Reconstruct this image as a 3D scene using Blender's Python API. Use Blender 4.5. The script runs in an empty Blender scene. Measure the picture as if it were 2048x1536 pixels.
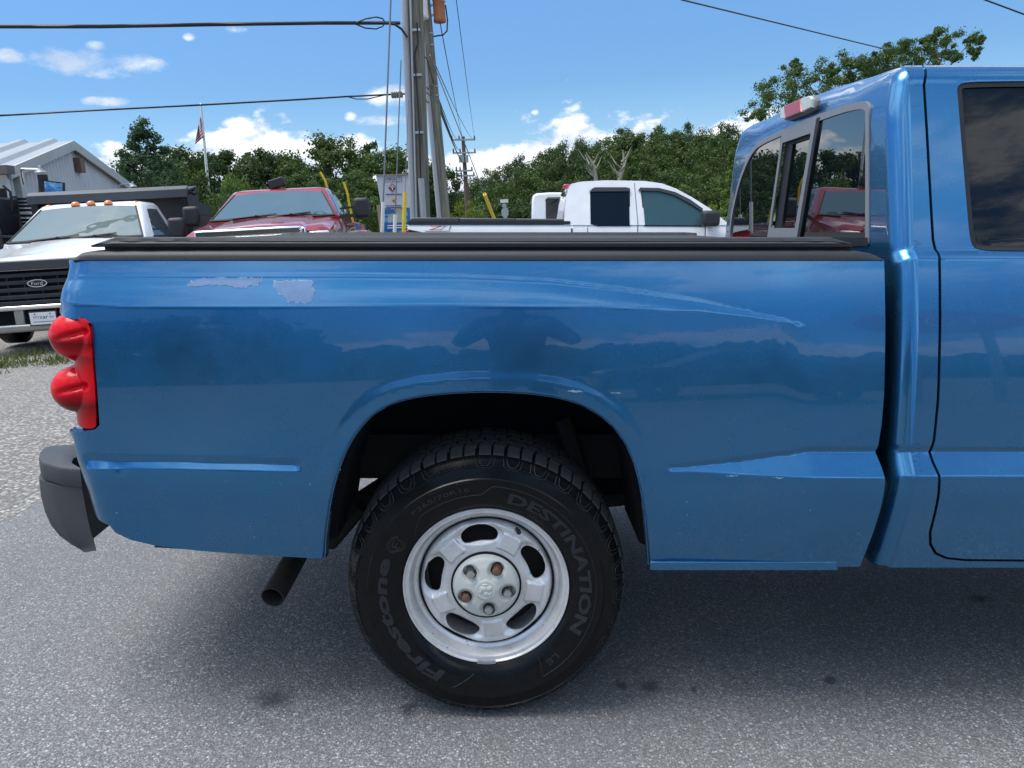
import bpy, bmesh, math, random
import numpy as np
from mathutils import Vector, Matrix, noise as mnoise
from mathutils.geometry import delaunay_2d_cdt

random.seed(7); RNG = np.random.default_rng(7)
S = bpy.context.scene; COL = S.collection
R = math.radians

# ------------------------------------------------------------------ camera, sky, sun, exposure
F = 1560.0; PITCH = math.atan(0.2103); ROLL = math.atan(0.054); H = 1.33
CP, SP = math.cos(PITCH), math.sin(PITCH)
CAM = Vector((0, 0, H))
T2G = Matrix.Translation(CAM) @ Matrix.Rotation(ROLL, 4, 'Y') @ Matrix.Translation(-CAM)   # truck frame (sloping tarmac) -> level world
cd = bpy.data.cameras.new('camera'); cam = bpy.data.objects.new('camera', cd); COL.objects.link(cam)
cd.sensor_width = 36; cd.lens = 36 * F / 2048; cd.clip_start = 0.02; cd.clip_end = 2000
cam.matrix_world = Matrix.Translation(CAM) @ Matrix.Rotation(ROLL, 4, 'Y') @ Matrix.Rotation(math.pi / 2 - PITCH, 4, 'X')
S.camera = cam

def ray(px, py):
    u = (px - 1024) / F; v = (768 - py) / F
    return Vector((u, CP + v * SP, -SP + v * CP))
def PT(px, py, Y):                      # image point carried to the plane at depth Y, truck frame
    d = ray(px, py); t = Y / d.y
    return Vector((d.x * t, Y, H + d.z * t))
def PTX(px, py, X):                     # ... to a plane across the truck at X
    d = ray(px, py); t = X / d.x
    return Vector((X, d.y * t, H + d.z * t))
def PG(px, py, Y):                      # ... to depth Y in the level world
    d = Matrix.Rotation(ROLL, 3, 'Y') @ ray(px, py); t = Y / d.y
    return CAM + d * t
def azel(px, py):
    d = (Matrix.Rotation(ROLL, 3, 'Y') @ ray(px, py)).normalized()
    return math.atan2(d.x, d.y), math.asin(d.z)

SUN_EL, SUN_AZ = R(70), R(-92)          # azimuth from +Y towards +X
SUN_DIR = Vector((math.sin(SUN_AZ) * math.cos(SUN_EL), math.cos(SUN_AZ) * math.cos(SUN_EL), math.sin(SUN_EL)))
SKY_STRENGTH = 0.15; SUN_STRENGTH = 1.5; SUN_ANGLE = R(34); EXPOSURE = 1.32
CLOUD = 3.3

def make_world():
    w = bpy.data.worlds.new('World'); S.world = w; w.use_nodes = True
    nt = w.node_tree; N = nt.nodes; L = nt.links; N.clear()
    def nd(t, **k):
        n = N.new(t)
        for a, b in k.items(): setattr(n, a, b)
        return n
    def val(x): return x
    def m(op, a, b=None, c=None):
        n = nd('ShaderNodeMath', operation=op)
        for i, x in enumerate((a, b, c)):
            if x is None: continue
            if isinstance(x, (int, float)): n.inputs[i].default_value = x
            else: L.new(x, n.inputs[i])
        return n.outputs[0]
    def mr(x, a, b, c, d, smooth=True):
        n = nd('ShaderNodeMapRange', interpolation_type='SMOOTHSTEP' if smooth else 'LINEAR'); L.new(x, n.inputs[0])
        for i, q in enumerate((a, b, c, d)): n.inputs[i + 1].default_value = q
        return n.outputs[0]
    tc = nd('ShaderNodeTexCoord'); sep = nd('ShaderNodeSeparateXYZ'); L.new(tc.outputs['Generated'], sep.inputs[0])
    X, Y, Z = sep.outputs
    az = m('ARCTAN2', X, Y); el = m('ARCSINE', Z)
    sky = nd('ShaderNodeTexSky', sky_type='NISHITA'); sky.sun_disc = False
    sky.sun_elevation = SUN_EL; sky.sun_rotation = SUN_AZ; sky.air_density = 1.2; sky.dust_density = 0.6; sky.ozone_density = 2.2
    def fbm(vx, vy, scale, det, rough, off=0.0):
        c = nd('ShaderNodeCombineXYZ'); L.new(vx, c.inputs[0]); L.new(vy, c.inputs[1]); c.inputs[2].default_value = off
        n = nd('ShaderNodeTexNoise'); n.inputs['Scale'].default_value = scale; n.inputs['Detail'].default_value = det
        n.inputs['Roughness'].default_value = rough; n.inputs['Lacunarity'].default_value = 2.1; L.new(c.outputs[0], n.inputs['Vector'])
        return n.outputs['Fac']
    azs = m('MULTIPLY', az, 0.55)
    def band(elx):
        big = fbm(azs, elx, 9.0, 2.0, 0.5, 3.1)
        fine = fbm(azs, elx, 26.0, 7.0, 0.6, 1.7)
        base = mr(elx, 0.080, 0.150, 0.20, -0.30, False)
        return m('ADD', m('ADD', m('MULTIPLY', m('SUBTRACT', big, 0.5), 0.95), m('MULTIPLY', m('SUBTRACT', fine, 0.5), 0.75)), base)
    d0 = band(el); d1 = band(m('ADD', el, 0.016))
    band_m = mr(d0, -0.01, 0.11, 0.0, 1.0)
    shade = mr(m('SUBTRACT', d1, d0), -0.20, 0.10, 1.0, 0.0)
    # single small puffs seen above the horizon bank
    wob = fbm(azs, el, 27.0, 6.0, 0.62, 8.0)
    wob2 = m('MULTIPLY', m('SUBTRACT', wob, 0.5), 4.2)
    pm = None
    for (px, py, wx, wy) in ((145, 122, 90, 26), (245, 133, 76, 24), (20, 113, 32, 13), (193, 92, 24, 9), (205, 202, 40, 9), (484, 246, 34, 12),
                             (700, 233, 14, 9), (790, 196, 50, 22), (470, 58, 26, 8), (378, 73, 12, 7), (1070, 225, 10, 6), (1290, 235, 26, 9), (765, 240, 55, 13)):
        a0, e0 = azel(px, py)
        q = m('ADD', m('POWER', m('ABSOLUTE', m('DIVIDE', m('SUBTRACT', az, a0), wx / F)), 2.0), m('POWER', m('ABSOLUTE', m('DIVIDE', m('SUBTRACT', el, e0), wy / F)), 2.0))
        q = m('SUBTRACT', 1.0, m('SUBTRACT', q, wob2))
        pm = q if pm is None else m('MAXIMUM', pm, q)
    puff_m = mr(pm, 0.0, 1.3, 0.0, 1.0)
    # scattered cloud higher up
    zz = m('ADD', m('MAXIMUM', Z, 0.0), 0.06)
    hx, hy = m('DIVIDE', X, zz), m('DIVIDE', Y, zz)
    hi = fbm(hx, hy, 1.25, 7.0, 0.58, 5.0)
    hi_m = m('MULTIPLY', mr(hi, 0.46, 0.57, 0.0, 0.95), mr(el, 0.27, 0.40, 0.0, 1.0))
    mask = m('MINIMUM', m('MAXIMUM', m('MAXIMUM', band_m, puff_m), hi_m), 1.0)
    mask = m('MULTIPLY', mask, mr(el, -0.06, 0.0, 0.0, 1.0))
    cc = nd('ShaderNodeMix', data_type='RGBA'); L.new(m('MAXIMUM', shade, m('MULTIPLY', hi_m, .9)), cc.inputs[0])
    cc.inputs[6].default_value = (0.50 * CLOUD, 0.60 * CLOUD, 0.76 * CLOUD, 1); cc.inputs[7].default_value = (0.98 * CLOUD, 1.0 * CLOUD, 1.03 * CLOUD, 1)
    tint = nd('ShaderNodeMix', data_type='RGBA', blend_type='MULTIPLY'); tint.inputs[0].default_value = 1
    L.new(sky.outputs[0], tint.inputs[6])
    tr = nd('ShaderNodeValToRGB'); cr = tr.color_ramp          # clear summer air: deeper blue than the stock atmosphere near the horizon
    while len(cr.elements) < 4: cr.elements.new(.5)
    for e_, (p_, c_) in zip(cr.elements, ((0.0, (.30, .37, .49)), (.16, (.19, .282, .39)), (.27, (.215, .318, .425)), (1.0, (.74, .76, .68)))): e_.position = p_; e_.color = (*c_, 1)
    L.new(el, tr.inputs[0]); L.new(tr.outputs[0], tint.inputs[7])
    mx = nd('ShaderNodeMix', data_type='RGBA'); L.new(mask, mx.inputs[0]); L.new(tint.outputs[2], mx.inputs[6]); L.new(cc.outputs[2], mx.inputs[7])
    hb_ = nd('ShaderNodeMix', data_type='RGBA', blend_type='MULTIPLY'); L.new(m('MULTIPLY', hi_m, mask), hb_.inputs[0]); L.new(mx.outputs[2], hb_.inputs[6]); hb_.inputs[7].default_value = (1.7, 1.66, 1.58, 1); mx = hb_
    bg = nd('ShaderNodeBackground'); bg.inputs['Strength'].default_value = SKY_STRENGTH; L.new(mx.outputs[2], bg.inputs['Color'])
    out = nd('ShaderNodeOutputWorld'); L.new(bg.outputs[0], out.inputs[0])
make_world()
sl = bpy.data.lights.new('sun', 'SUN'); sl.energy = SUN_STRENGTH; sl.angle = SUN_ANGLE; sl.color = (1, 0.96, 0.9)
so = bpy.data.objects.new('sun', sl); COL.objects.link(so); so.rotation_euler = SUN_DIR.to_track_quat('Z', 'Y').to_euler()
so.location = (-20, 20, 40)
vs = S.view_settings; vs.view_transform = 'Standard'; vs.look = 'None'; vs.gamma = 1; vs.use_curve_mapping = False; vs.exposure = EXPOSURE
S.render.engine = 'CYCLES'
S.cycles.max_bounces = 6; S.cycles.diffuse_bounces = 2; S.cycles.glossy_bounces = 4; S.cycles.transmission_bounces = 4; S.cycles.transparent_max_bounces = 8
S.cycles.caustics_reflective = False; S.cycles.caustics_refractive = False; S.cycles.sample_clamp_indirect = 6
S.cycles.use_denoising = True

# ------------------------------------------------------------------ materials
class NT:
    def __init__(s, name):
        s.m = bpy.data.materials.new(name); s.m.use_nodes = True; s.t = s.m.node_tree; s.N = s.t.nodes; s.L = s.t.links
        s.b = s.N['Principled BSDF']; s.tc = None
    def n(s, t, **k):
        x = s.N.new(t)
        for a, b in k.items(): setattr(x, a, b)
        return x
    def co(s):
        if s.tc is None: s.tc = s.n('ShaderNodeTexCoord')
        return s.tc.outputs['Object']
    def link(s, a, b): s.L.new(a, b)
    def noise(s, scale, detail=4, rough=.55, vec=None):
        x = s.n('ShaderNodeTexNoise'); x.inputs['Scale'].default_value = scale; x.inputs['Detail'].default_value = detail; x.inputs['Roughness'].default_value = rough
        s.link(vec or s.co(), x.inputs['Vector']); return x.outputs['Fac']
    def vor(s, scale, feature='F1', vec=None):
        x = s.n('ShaderNodeTexVoronoi', feature=feature); x.inputs['Scale'].default_value = scale
        s.link(vec or s.co(), x.inputs['Vector']); return x
    def ramp(s, fac, stops, interp='LINEAR'):
        x = s.n('ShaderNodeValToRGB'); cr = x.color_ramp; cr.interpolation = interp
        while len(cr.elements) < len(stops): cr.elements.new(0.5)
        for e, (p, c) in zip(cr.elements, stops):
            e.position = p; e.color = (c, c, c, 1) if isinstance(c, (int, float)) else (*c, 1)
        s.link(fac, x.inputs[0]); return x.outputs[0]
    def mix(s, fac, a, b, blend='MIX'):
        x = s.n('ShaderNodeMix', data_type='RGBA', blend_type=blend)
        for i, q in ((0, fac), (6, a), (7, b)):
            if isinstance(q, (int, float)): x.inputs[i].default_value = q if i == 0 else (q, q, q, 1)
            elif isinstance(q, tuple): x.inputs[i].default_value = (*q, 1)
            else: s.link(q, x.inputs[i])
        return x.outputs[2]
    def math(s, op, a, b):
        x = s.n('ShaderNodeMath', operation=op)
        for i, q in enumerate((a, b)):
            if isinstance(q, (int, float)): x.inputs[i].default_value = q
            else: s.link(q, x.inputs[i])
        return x.outputs[0]
    def bump(s, h, strength, dist):
        x = s.n('ShaderNodeBump'); x.inputs['Strength'].default_value = strength; x.inputs['Distance'].default_value = dist
        s.link(h, x.inputs['Height']); s.link(x.outputs[0], s.b.inputs['Normal']); return x
    def set(s, **k):
        for a, b in k.items():
            i = s.b.inputs[a.replace('_', ' ')]
            if hasattr(b, 'is_output') or hasattr(b, 'links'): s.link(b, i)
            elif isinstance(b, tuple): i.default_value = (*b, 1) if len(b) == 3 else b
            else: i.default_value = b
        return s
MATS = {}
def simple(name, col, rough=.5, metal=0.0, coat=0.0, var=0.12, scale=3.0, bump=0.0, spec=.5, coat_rough=.03):
    if name in MATS: return MATS[name]
    q = NT(name); f = q.noise(scale, 5, .6)
    c = q.mix(f, tuple(x * (1 - var) for x in col), tuple(min(1, x * (1 + var)) for x in col))
    q.set(Base_Color=c, Roughness=rough, Metallic=metal, Coat_Weight=coat, Coat_Roughness=coat_rough, Specular_IOR_Level=spec)
    if bump: q.bump(q.noise(scale * 30, 3), bump, .002)
    MATS[name] = q.m; return q.m

def paint_mat(name, base, metal=.55, rough=.36, dirt=True, flake=True):
    q = NT(name)
    d = q.noise(2.3, 6, .65)
    c = q.mix(q.ramp(d, ((.35, 0.0), (.75, 1.0))), base, tuple(x * .86 for x in base))
    if flake:
        v = q.vor(900.0); c = q.mix(q.math('MULTIPLY', v.outputs['Distance'], .10), c, tuple(min(1, x * 2.2) for x in base))
    if dirt:
        sepz = q.n('ShaderNodeSeparateXYZ'); q.link(q.co(), sepz.inputs[0])
        low = q.n('ShaderNodeMapRange'); q.link(sepz.outputs[2], low.inputs[0])
        low.inputs[1].default_value = .72; low.inputs[2].default_value = .44; low.inputs[3].default_value = 0; low.inputs[4].default_value = .28
        sp = q.ramp(q.noise(30, 4, .6), ((.48, 0.0), (.75, .4)))
        c = q.mix(q.math('MULTIPLY', low.outputs[0], sp), c, (.12, .13, .15))
    if dirt: c = q.mix(q.ramp(q.noise(5, 5, .6), ((.45, 0.0), (.8, .09))), c, (.25, .26, .27))
    q.set(Base_Color=c, Metallic=metal, Roughness=q.ramp(q.noise(4.5, 6, .65), ((.3, rough * .8), (.75, rough * 1.45))), Coat_Weight=1.0, Coat_Roughness=.02, Coat_IOR=1.42)
    return q.m
M_BLUE = paint_mat('blue_metallic_paint', (.030, .176, .372), .82, .24)
M_SCUFF = simple('bare_primer_scuff', (.16, .27, .46), .5, var=.2, scale=40, bump=.2)
M_SCUFF_EDGE = simple('peeled_clearcoat_edge', (.23, .37, .54), .5, var=.4, scale=80)
M_PLASTIC = simple('black_trim_plastic', (.022, .024, .028), .55, bump=.25, scale=18, var=.25)
M_VINYL = simple('black_vinyl_cover', (.028, .029, .033), .6, bump=.3, scale=25, var=.3)
M_BLACK = simple('flat_black', (.008, .008, .009), .8)
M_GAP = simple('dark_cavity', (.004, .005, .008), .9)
M_BUMPER = simple('dark_grey_bumper_plastic', (.045, .048, .055), .55, bump=.5, scale=30, var=.2)
M_RUST = simple('rusty_metal', (.10, .05, .03), .85, var=.5, scale=30)
M_CHASSIS = simple('dark_chassis', (.02, .018, .017), .8, var=.5, scale=12)
M_PIPE = simple('sooty_exhaust_steel', (.045, .043, .042), .6, metal=.4, var=.6, scale=35, bump=.3)
M_WHITE_PAINT = paint_mat('white_paint', (.80, .81, .83), 0, .4, False, False)
M_RED_PAINT = paint_mat('red_metallic_paint', (.36, .018, .020), .35, .35, False, False)
M_CHROME = simple('chrome', (.82, .83, .85), .10, metal=1.0, var=.04)
M_STEEL = simple('galvanized_steel', (.45, .47, .49), .45, metal=.6, var=.2, scale=12)
M_WHITE = simple('white_plastic', (.78, .79, .80), .45, var=.05)
M_YELLOW = simple('yellow_plastic', (.80, .58, .03), .45, var=.12, scale=8)
M_AMBER = simple('amber_lens', (.85, .22, .03), .2, coat=1)
M_GREY = simple('grey_trim', (.20, .21, .23), .45, var=.08)
M_GREYCAP = simple('grey_plastic', (.16, .17, .19), .5, var=.1)
M_SEAL = simple('black_rubber_seal', (.010, .011, .013), .5)

def glass_mat(name, col, ior=1.7, alpha=1.0, rough=.0, wob=0.0):
    q = NT(name)
    q.set(Base_Color=col, Roughness=rough, IOR=ior, Specular_IOR_Level=.5, Coat_Weight=0.0)
    if wob: q.bump(q.noise(3.0, 1), wob, .02)
    if alpha < 1: q.set(Alpha=alpha)
    return q.m
M_TINT = glass_mat('privacy_glass', (.001, .004, .009), 1.42)
M_REARGLASS = glass_mat('tinted_rear_glass', (.003, .006, .009), 2.6)
M_SCREEN = glass_mat('windscreen_glass', (.15, .19, .18), 2.3, wob=.25)  # pale base colour stands in for a sunlit dash behind the glass
M_SCREEN2 = glass_mat('blue_windscreen_glass', (.06, .11, .14), 1.9, wob=.25)
M_CLEAR = glass_mat('side_glass', (.03, .07, .09), 1.6, alpha=.55)

def asphalt_mat():
    q = NT('worn_asphalt')
    v = q.vor(138.0); v2 = q.vor(310.0)
    big = q.noise(.9, 5, .6); mid = q.noise(7, 4, .6)
    bw = q.n('ShaderNodeSeparateColor'); q.link(v.outputs['Color'], bw.inputs[0])
    bw2 = q.n('ShaderNodeSeparateColor'); q.link(v2.outputs['Color'], bw2.inputs[0])
    stone = q.ramp(bw.outputs[0], ((0, .09), (.45, .17), (.75, .25), (.88, .38), (1.0, .62)))
    fine = q.ramp(bw2.outputs[1], ((0, .08), (.6, .17), (.9, .30), (1, .48)))
    edge = q.ramp(v.outputs['Distance'], ((.25, 0.0), (.62, 1.0)))
    c = q.mix(edge, stone, fine)
    c = q.mix(q.ramp(big, ((.35, .0), (.7, .45))), c, (.155, .157, .165))
    wob = q.math('MULTIPLY', q.math('SUBTRACT', q.noise(26, 4, .65), .5), .09)
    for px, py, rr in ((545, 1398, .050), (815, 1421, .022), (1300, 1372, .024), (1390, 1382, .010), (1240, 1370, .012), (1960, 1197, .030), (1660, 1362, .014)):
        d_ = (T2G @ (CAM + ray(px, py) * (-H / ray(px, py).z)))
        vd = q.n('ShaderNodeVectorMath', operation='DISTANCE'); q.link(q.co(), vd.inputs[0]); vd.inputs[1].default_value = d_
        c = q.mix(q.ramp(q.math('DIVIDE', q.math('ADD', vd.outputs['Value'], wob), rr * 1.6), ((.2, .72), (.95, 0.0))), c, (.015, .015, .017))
    c = q.mix(q.ramp(q.noise(.35, 4, .6), ((.42, 0.0), (.62, .35))), c, (.125, .125, .128)); c = q.mix(1.0, c, (.985, .995, 1.0), 'MULTIPLY')
    h = q.math('SUBTRACT', q.math('MULTIPLY', q.math('SUBTRACT', 1.0, v.outputs['Distance']), .6), q.math('MULTIPLY', v2.outputs['Distance'], .35))
    q.bump(h, .7, .004)
    q.set(Base_Color=c, Roughness=q.ramp(bw.outputs[2], ((0, .55), (.5, .8), (1, .95))), Specular_IOR_Level=.35)
    return q.m
def gravel_mat():
    q = NT('pale_gravel')
    v = q.vor(46.0); v2 = q.vor(120.0)
    bw = q.n('ShaderNodeSeparateColor'); q.link(v.outputs['Color'], bw.inputs[0])
    st = q.ramp(bw.outputs[0], ((0, (.16, .15, .14)), (.45, (.30, .285, .265)), (.8, (.38, .365, .335)), (1, (.54, .525, .49))))
    c = q.mix(q.ramp(v.outputs['Distance'], ((.3, 0.0), (.7, 1.0))), st, (.14, .13, .12))
    c = q.mix(q.ramp(q.noise(.8, 5, .6), ((.4, 0.0), (.8, .5))), c, (.24, .225, .20))
    h = q.math('SUBTRACT', q.math('MULTIPLY', q.math('SUBTRACT', 1.0, v.outputs['Distance']), .8), q.math('MULTIPLY', v2.outputs['Distance'], .3))
    q.bump(h, .9, .014); q.set(Base_Color=c, Roughness=.85); return q.m
M_ASPHALT = asphalt_mat(); M_GRAVEL = gravel_mat()
M_FIELD = simple('field_grass', (.07, .10, .03), .9, var=.4, scale=.8)

def leaf_mat(name, a, b, scale=.35):
    q = NT(name)
    g = q.n('ShaderNodeNewGeometry')
    r = q.n('ShaderNodeObjectInfo')
    rp = g.outputs['Random Per Island']
    f = q.math('ADD', q.math('MULTIPLY', rp, .55), q.math('MULTIPLY', q.noise(scale, 3, .6), .6))
    c = q.mix(f, a, b)
    q.N.remove(q.b)
    d = q.n('ShaderNodeBsdfDiffuse'); t = q.n('ShaderNodeBsdfTranslucent'); mx = q.n('ShaderNodeMixShader'); gl = q.n('ShaderNodeBsdfGlossy'); m2 = q.n('ShaderNodeMixShader')
    q.link(c, d.inputs[0]); t_c = q.mix(1.0, c, (1.2, 1.25, .7), 'MULTIPLY'); q.link(t_c, t.inputs[0]); mx.inputs[0].default_value = .38
    q.link(d.outputs[0], mx.inputs[1]); q.link(t.outputs[0], mx.inputs[2])
    gl.inputs['Roughness'].default_value = .5; gl.inputs[0].default_value = (.5, .5, .5, 1); m2.inputs[0].default_value = .04
    q.link(mx.outputs[0], m2.inputs[1]); q.link(gl.outputs[0], m2.inputs[2])
    q.link(m2.outputs[0], q.N['Material Output'].inputs[0]); return q.m
M_LEAF_DARK = leaf_mat('dark_oak_leaves', (0.020, 0.044, 0.014), (0.067, 0.110, 0.034))
M_LEAF_MID = leaf_mat('green_leaves', (0.032, 0.065, 0.015), (0.092, 0.143, 0.038))
M_LEAF_LIGHT = leaf_mat('light_green_leaves', (0.060, 0.110, 0.020), (0.150, 0.230, 0.050))
M_LEAF_YEL = leaf_mat('yellow_green_leaves', (0.083, 0.112, 0.015), (0.180, 0.217, 0.038))
M_LEAF_BLUE = leaf_mat('blue_green_leaves', (0.026, 0.063, 0.033), (0.079, 0.137, 0.065))
M_BARK = simple('bark', (.085, .07, .055), .9, var=.4, scale=6, bump=.4)
M_DEAD = simple('bleached_deadwood', (.30, .27, .22), .8, var=.3, scale=5)
M_GRASS = leaf_mat('grass_blades', (0.056, 0.083, 0.020), (0.160, 0.180, 0.064), 2.0)
def wood_mat():
    q = NT('weathered_pole_wood'); mp = q.n('ShaderNodeMapping'); mp.inputs['Scale'].default_value = (14, 14, .7); q.link(q.co(), mp.inputs[0])
    f = q.noise(1.6, 8, .65, mp.outputs[0]); f2 = q.noise(.6, 3, .6)
    c = q.ramp(f, ((.28, (.05, .045, .035)), (.5, (.17, .155, .12)), (.72, (.30, .28, .22))))
    c = q.mix(q.ramp(f2, ((.4, 0.0), (.8, .4))), c, (.14, .17, .10))
    q.bump(f, .6, .01); q.set(Base_Color=c, Roughness=.9); return q.m
M_POLE = wood_mat()

# ------------------------------------------------------------------ mesh helpers
class MB:
    def __init__(s): s.v = []; s.f = []; s.mi = []; s.mat = 0
    def add(s, vs, fs):
        o = len(s.v); s.v.extend([tuple(x) for x in vs]); s.f.extend([tuple(i + o for i in f) for f in fs]); s.mi.extend([s.mat] * len(fs)); return s
    def box(s, c, d, rot=None, taper=None):
        c = Vector(c); hx, hy, hz = d[0] / 2, d[1] / 2, d[2] / 2
        vs = []
        for z in (-hz, hz):
            k = 1 if (z < 0 or not taper) else taper
            for x, y in ((-hx, -hy), (hx, -hy), (hx, hy), (-hx, hy)):
                p = Vector((x * k, y * k, z))
                if rot is not None: p = rot @ p
                vs.append(c + p)
        return s.add(vs, [(3, 2, 1, 0), (4, 5, 6, 7), (0, 1, 5, 4), (1, 2, 6, 5), (2, 3, 7, 6), (3, 0, 4, 7)])
    def bar(s, a, b, w, h):
        a, b = Vector(a), Vector(b); d = b - a; q = d.to_track_quat('X', 'Z').to_matrix()
        return s.box((a + b) / 2, (d.length, w, h), q)
    def tube(s, pts, r, n=8, cap=True):
        pts = [Vector(p) for p in pts]; k = len(pts)
        rs = r if isinstance(r, (list, tuple)) else [r] * k
        rings = []; up = None
        for i, p in enumerate(pts):
            t = (pts[min(i + 1, k - 1)] - pts[max(i - 1, 0)]).normalized()
            if up is None:
                up = Vector((0, 0, 1)) if abs(t.z) < .9 else Vector((1, 0, 0))
            a = t.cross(up).normalized(); b = a.cross(t).normalized(); up = b
            rings.append([p + (a * math.cos(2 * math.pi * j / n) + b * math.sin(2 * math.pi * j / n)) * rs[i] for j in range(n)])
        vs = [q for g in rings for q in g]; fs = []
        for i in range(k - 1):
            for j in range(n):
                fs.append((i * n + j, i * n + (j + 1) % n, (i + 1) * n + (j + 1) % n, (i + 1) * n + j))
        if cap: fs += [tuple(reversed(range(n))), tuple(range((k - 1) * n, k * n))]
        return s.add(vs, fs)
    def lathe(s, prof, n=48, org=(0, 0, 0), axis='Z', close=False):
        vs = []; fs = []; org = Vector(org)
        for r, h in prof:
            for j in range(n):
                a = 2 * math.pi * j / n; x, y = r * math.cos(a), r * math.sin(a)
                vs.append(org + (Vector((x, y, h)) if axis == 'Z' else Vector((x, h, y)) if axis == 'Y' else Vector((h, x, y))))
        k = len(prof)
        for i in range(k - 1):
            for j in range(n):
                f = (i * n + j, i * n + (j + 1) % n, (i + 1) * n + (j + 1) % n, (i + 1) * n + j)
                fs.append(f)
        return s.add(vs, fs)
    def prism(s, poly, off):
        poly = [Vector(p) for p in poly]; off = Vector(off); n = len(poly)
        return s.add(poly + [p + off for p in poly], [tuple(reversed(range(n))), tuple(range(n, 2 * n))] + [(i, (i + 1) % n, n + (i + 1) % n, n + i) for i in range(n)])
    def loft(s, secs, cap=True, closed=True):
        n = len(secs[0]); vs = [p for q in secs for p in q]; fs = []
        for i in range(len(secs) - 1):
            for j in range(n if closed else n - 1):
                fs.append((i * n + j, i * n + (j + 1) % n, (i + 1) * n + (j + 1) % n, (i + 1) * n + j))
        if cap: fs += [tuple(reversed(range(n))), tuple(range((len(secs) - 1) * n, len(secs) * n))]
        return s.add(vs, fs)
    def disc(s, c, r, nrm, n=16, thick=.01):
        c = Vector(c); nrm = Vector(nrm).normalized()
        return s.tube([c, c + nrm * thick], r, n)
    def build(s, name, mat, parent=None, off=(0, 0, 0), smooth=35, bevel=0, seg=2, fix=True):
        me = bpy.data.meshes.new(name); o3 = Vector(off)
        me.from_pydata([Vector(p) - o3 for p in s.v], [], s.f)
        if fix:
            bm = bmesh.new(); bm.from_mesh(me); bmesh.ops.recalc_face_normals(bm, faces=bm.faces); bm.to_mesh(me); bm.free()
        mats = mat if isinstance(mat, (list, tuple)) else [mat]
        for q in mats: me.materials.append(q)
        if len(mats) > 1: me.polygons.foreach_set('material_index', s.mi)
        if smooth:
            me.polygons.foreach_set('use_smooth', [True] * len(me.polygons)); me.set_sharp_from_angle(angle=R(smooth))
        ob = bpy.data.objects.new(name, me); COL.objects.link(ob)
        if parent is not None: ob.parent = parent
        if bevel:
            b = ob.modifiers.new('bevel', 'BEVEL'); b.width = bevel; b.segments = seg; b.limit_method = 'ANGLE'; b.angle_limit = R(35); b.harden_normals = False
        return ob

def tag(o, label=None, cat=None, group=None, kind=None):
    if label: o['label'] = label
    if cat: o['category'] = cat
    if group: o['group'] = group
    if kind: o['kind'] = kind
    return o
def thing(name, label, cat, loc=(0, 0, 0), rotz=0, group=None, matrix=None):
    o = bpy.data.objects.new(name, None); COL.objects.link(o); o.empty_display_size = .1
    if matrix is not None: o.matrix_world = matrix
    else: o.location = loc; o.rotation_euler = (0, 0, rotz)
    return tag(o, label, cat, group)
def copy_tree(o, parent=None):
    c = o.copy(); COL.objects.link(c)
    if parent is not None: c.parent = parent; c.matrix_parent_inverse = o.matrix_parent_inverse
    for ch in list(o.children): copy_tree(ch, c)
    return c
def mesh_np(name, V, Fq, mat, parent=None, smooth=False):
    me = bpy.data.meshes.new(name); nv = len(V); nf = len(Fq); k = Fq.shape[1]
    me.vertices.add(nv); me.vertices.foreach_set('co', np.asarray(V, np.float32).ravel())
    me.loops.add(nf * k); me.loops.foreach_set('vertex_index', np.asarray(Fq, np.int32).ravel())
    me.polygons.add(nf); me.polygons.foreach_set('loop_start', np.arange(0, nf * k, k, dtype=np.int32)); me.polygons.foreach_set('loop_total', np.full(nf, k, np.int32))
    if smooth: me.polygons.foreach_set('use_smooth', np.ones(nf, bool))
    me.update(); me.validate()
    me.materials.append(mat)
    o = bpy.data.objects.new(name, me); COL.objects.link(o)
    if parent is not None: o.parent = parent
    return o

def resample(pts, step, closed=True):
    out = []; n = len(pts)
    for i in range(n if closed else n - 1):
        a, b = pts[i], pts[(i + 1) % n]; L = math.hypot(b[0] - a[0], b[1] - a[1]); k = max(1, int(math.ceil(L / step)))
        for j in range(k): out.append((a[0] + (b[0] - a[0]) * j / k, a[1] + (b[1] - a[1]) * j / k))
    if not closed: out.append(tuple(pts[-1]))
    return out
def smooth_poly(pts, it=2, closed=False):
    for _ in range(it):
        q = []
        n = len(pts)
        if not closed: q.append(pts[0])
        for i in range(n if closed else n - 1):
            a, b = pts[i], pts[(i + 1) % n]
            q += [(a[0] * .75 + b[0] * .25, a[1] * .75 + b[1] * .25), (a[0] * .25 + b[0] * .75, a[1] * .25 + b[1] * .75)]
        if not closed: q.append(pts[-1])
        pts = q
    return pts
def inside(P, poly):
    x, y = P[:, 0], P[:, 1]; c = np.zeros(len(P), bool); n = len(poly)
    q = np.asarray(poly)
    for i in range(n):
        x0, y0 = q[i]; x1, y1 = q[(i + 1) % n]
        if y0 == y1: continue
        k = ((y0 > y) != (y1 > y)) & (x < (x1 - x0) * (y - y0) / (y1 - y0) + x0)
        c ^= k
    return c
def dist_poly(P, poly, closed=False):
    q = np.asarray(poly, float); d = np.full(len(P), 1e9); n = len(q)
    for i in range(n if closed else n - 1):
        a, b = q[i], q[(i + 1) % n]; e = b - a; l2 = max(1e-12, e @ e)
        t = np.clip(((P - a) @ e) / l2, 0, 1); pr = a + t[:, None] * e
        d = np.minimum(d, np.hypot(*(P - pr).T))
    return d
def sst(x, a, b):
    t = np.clip((x - a) / (b - a), 0, 1); return t * t * (3 - 2 * t)
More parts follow.
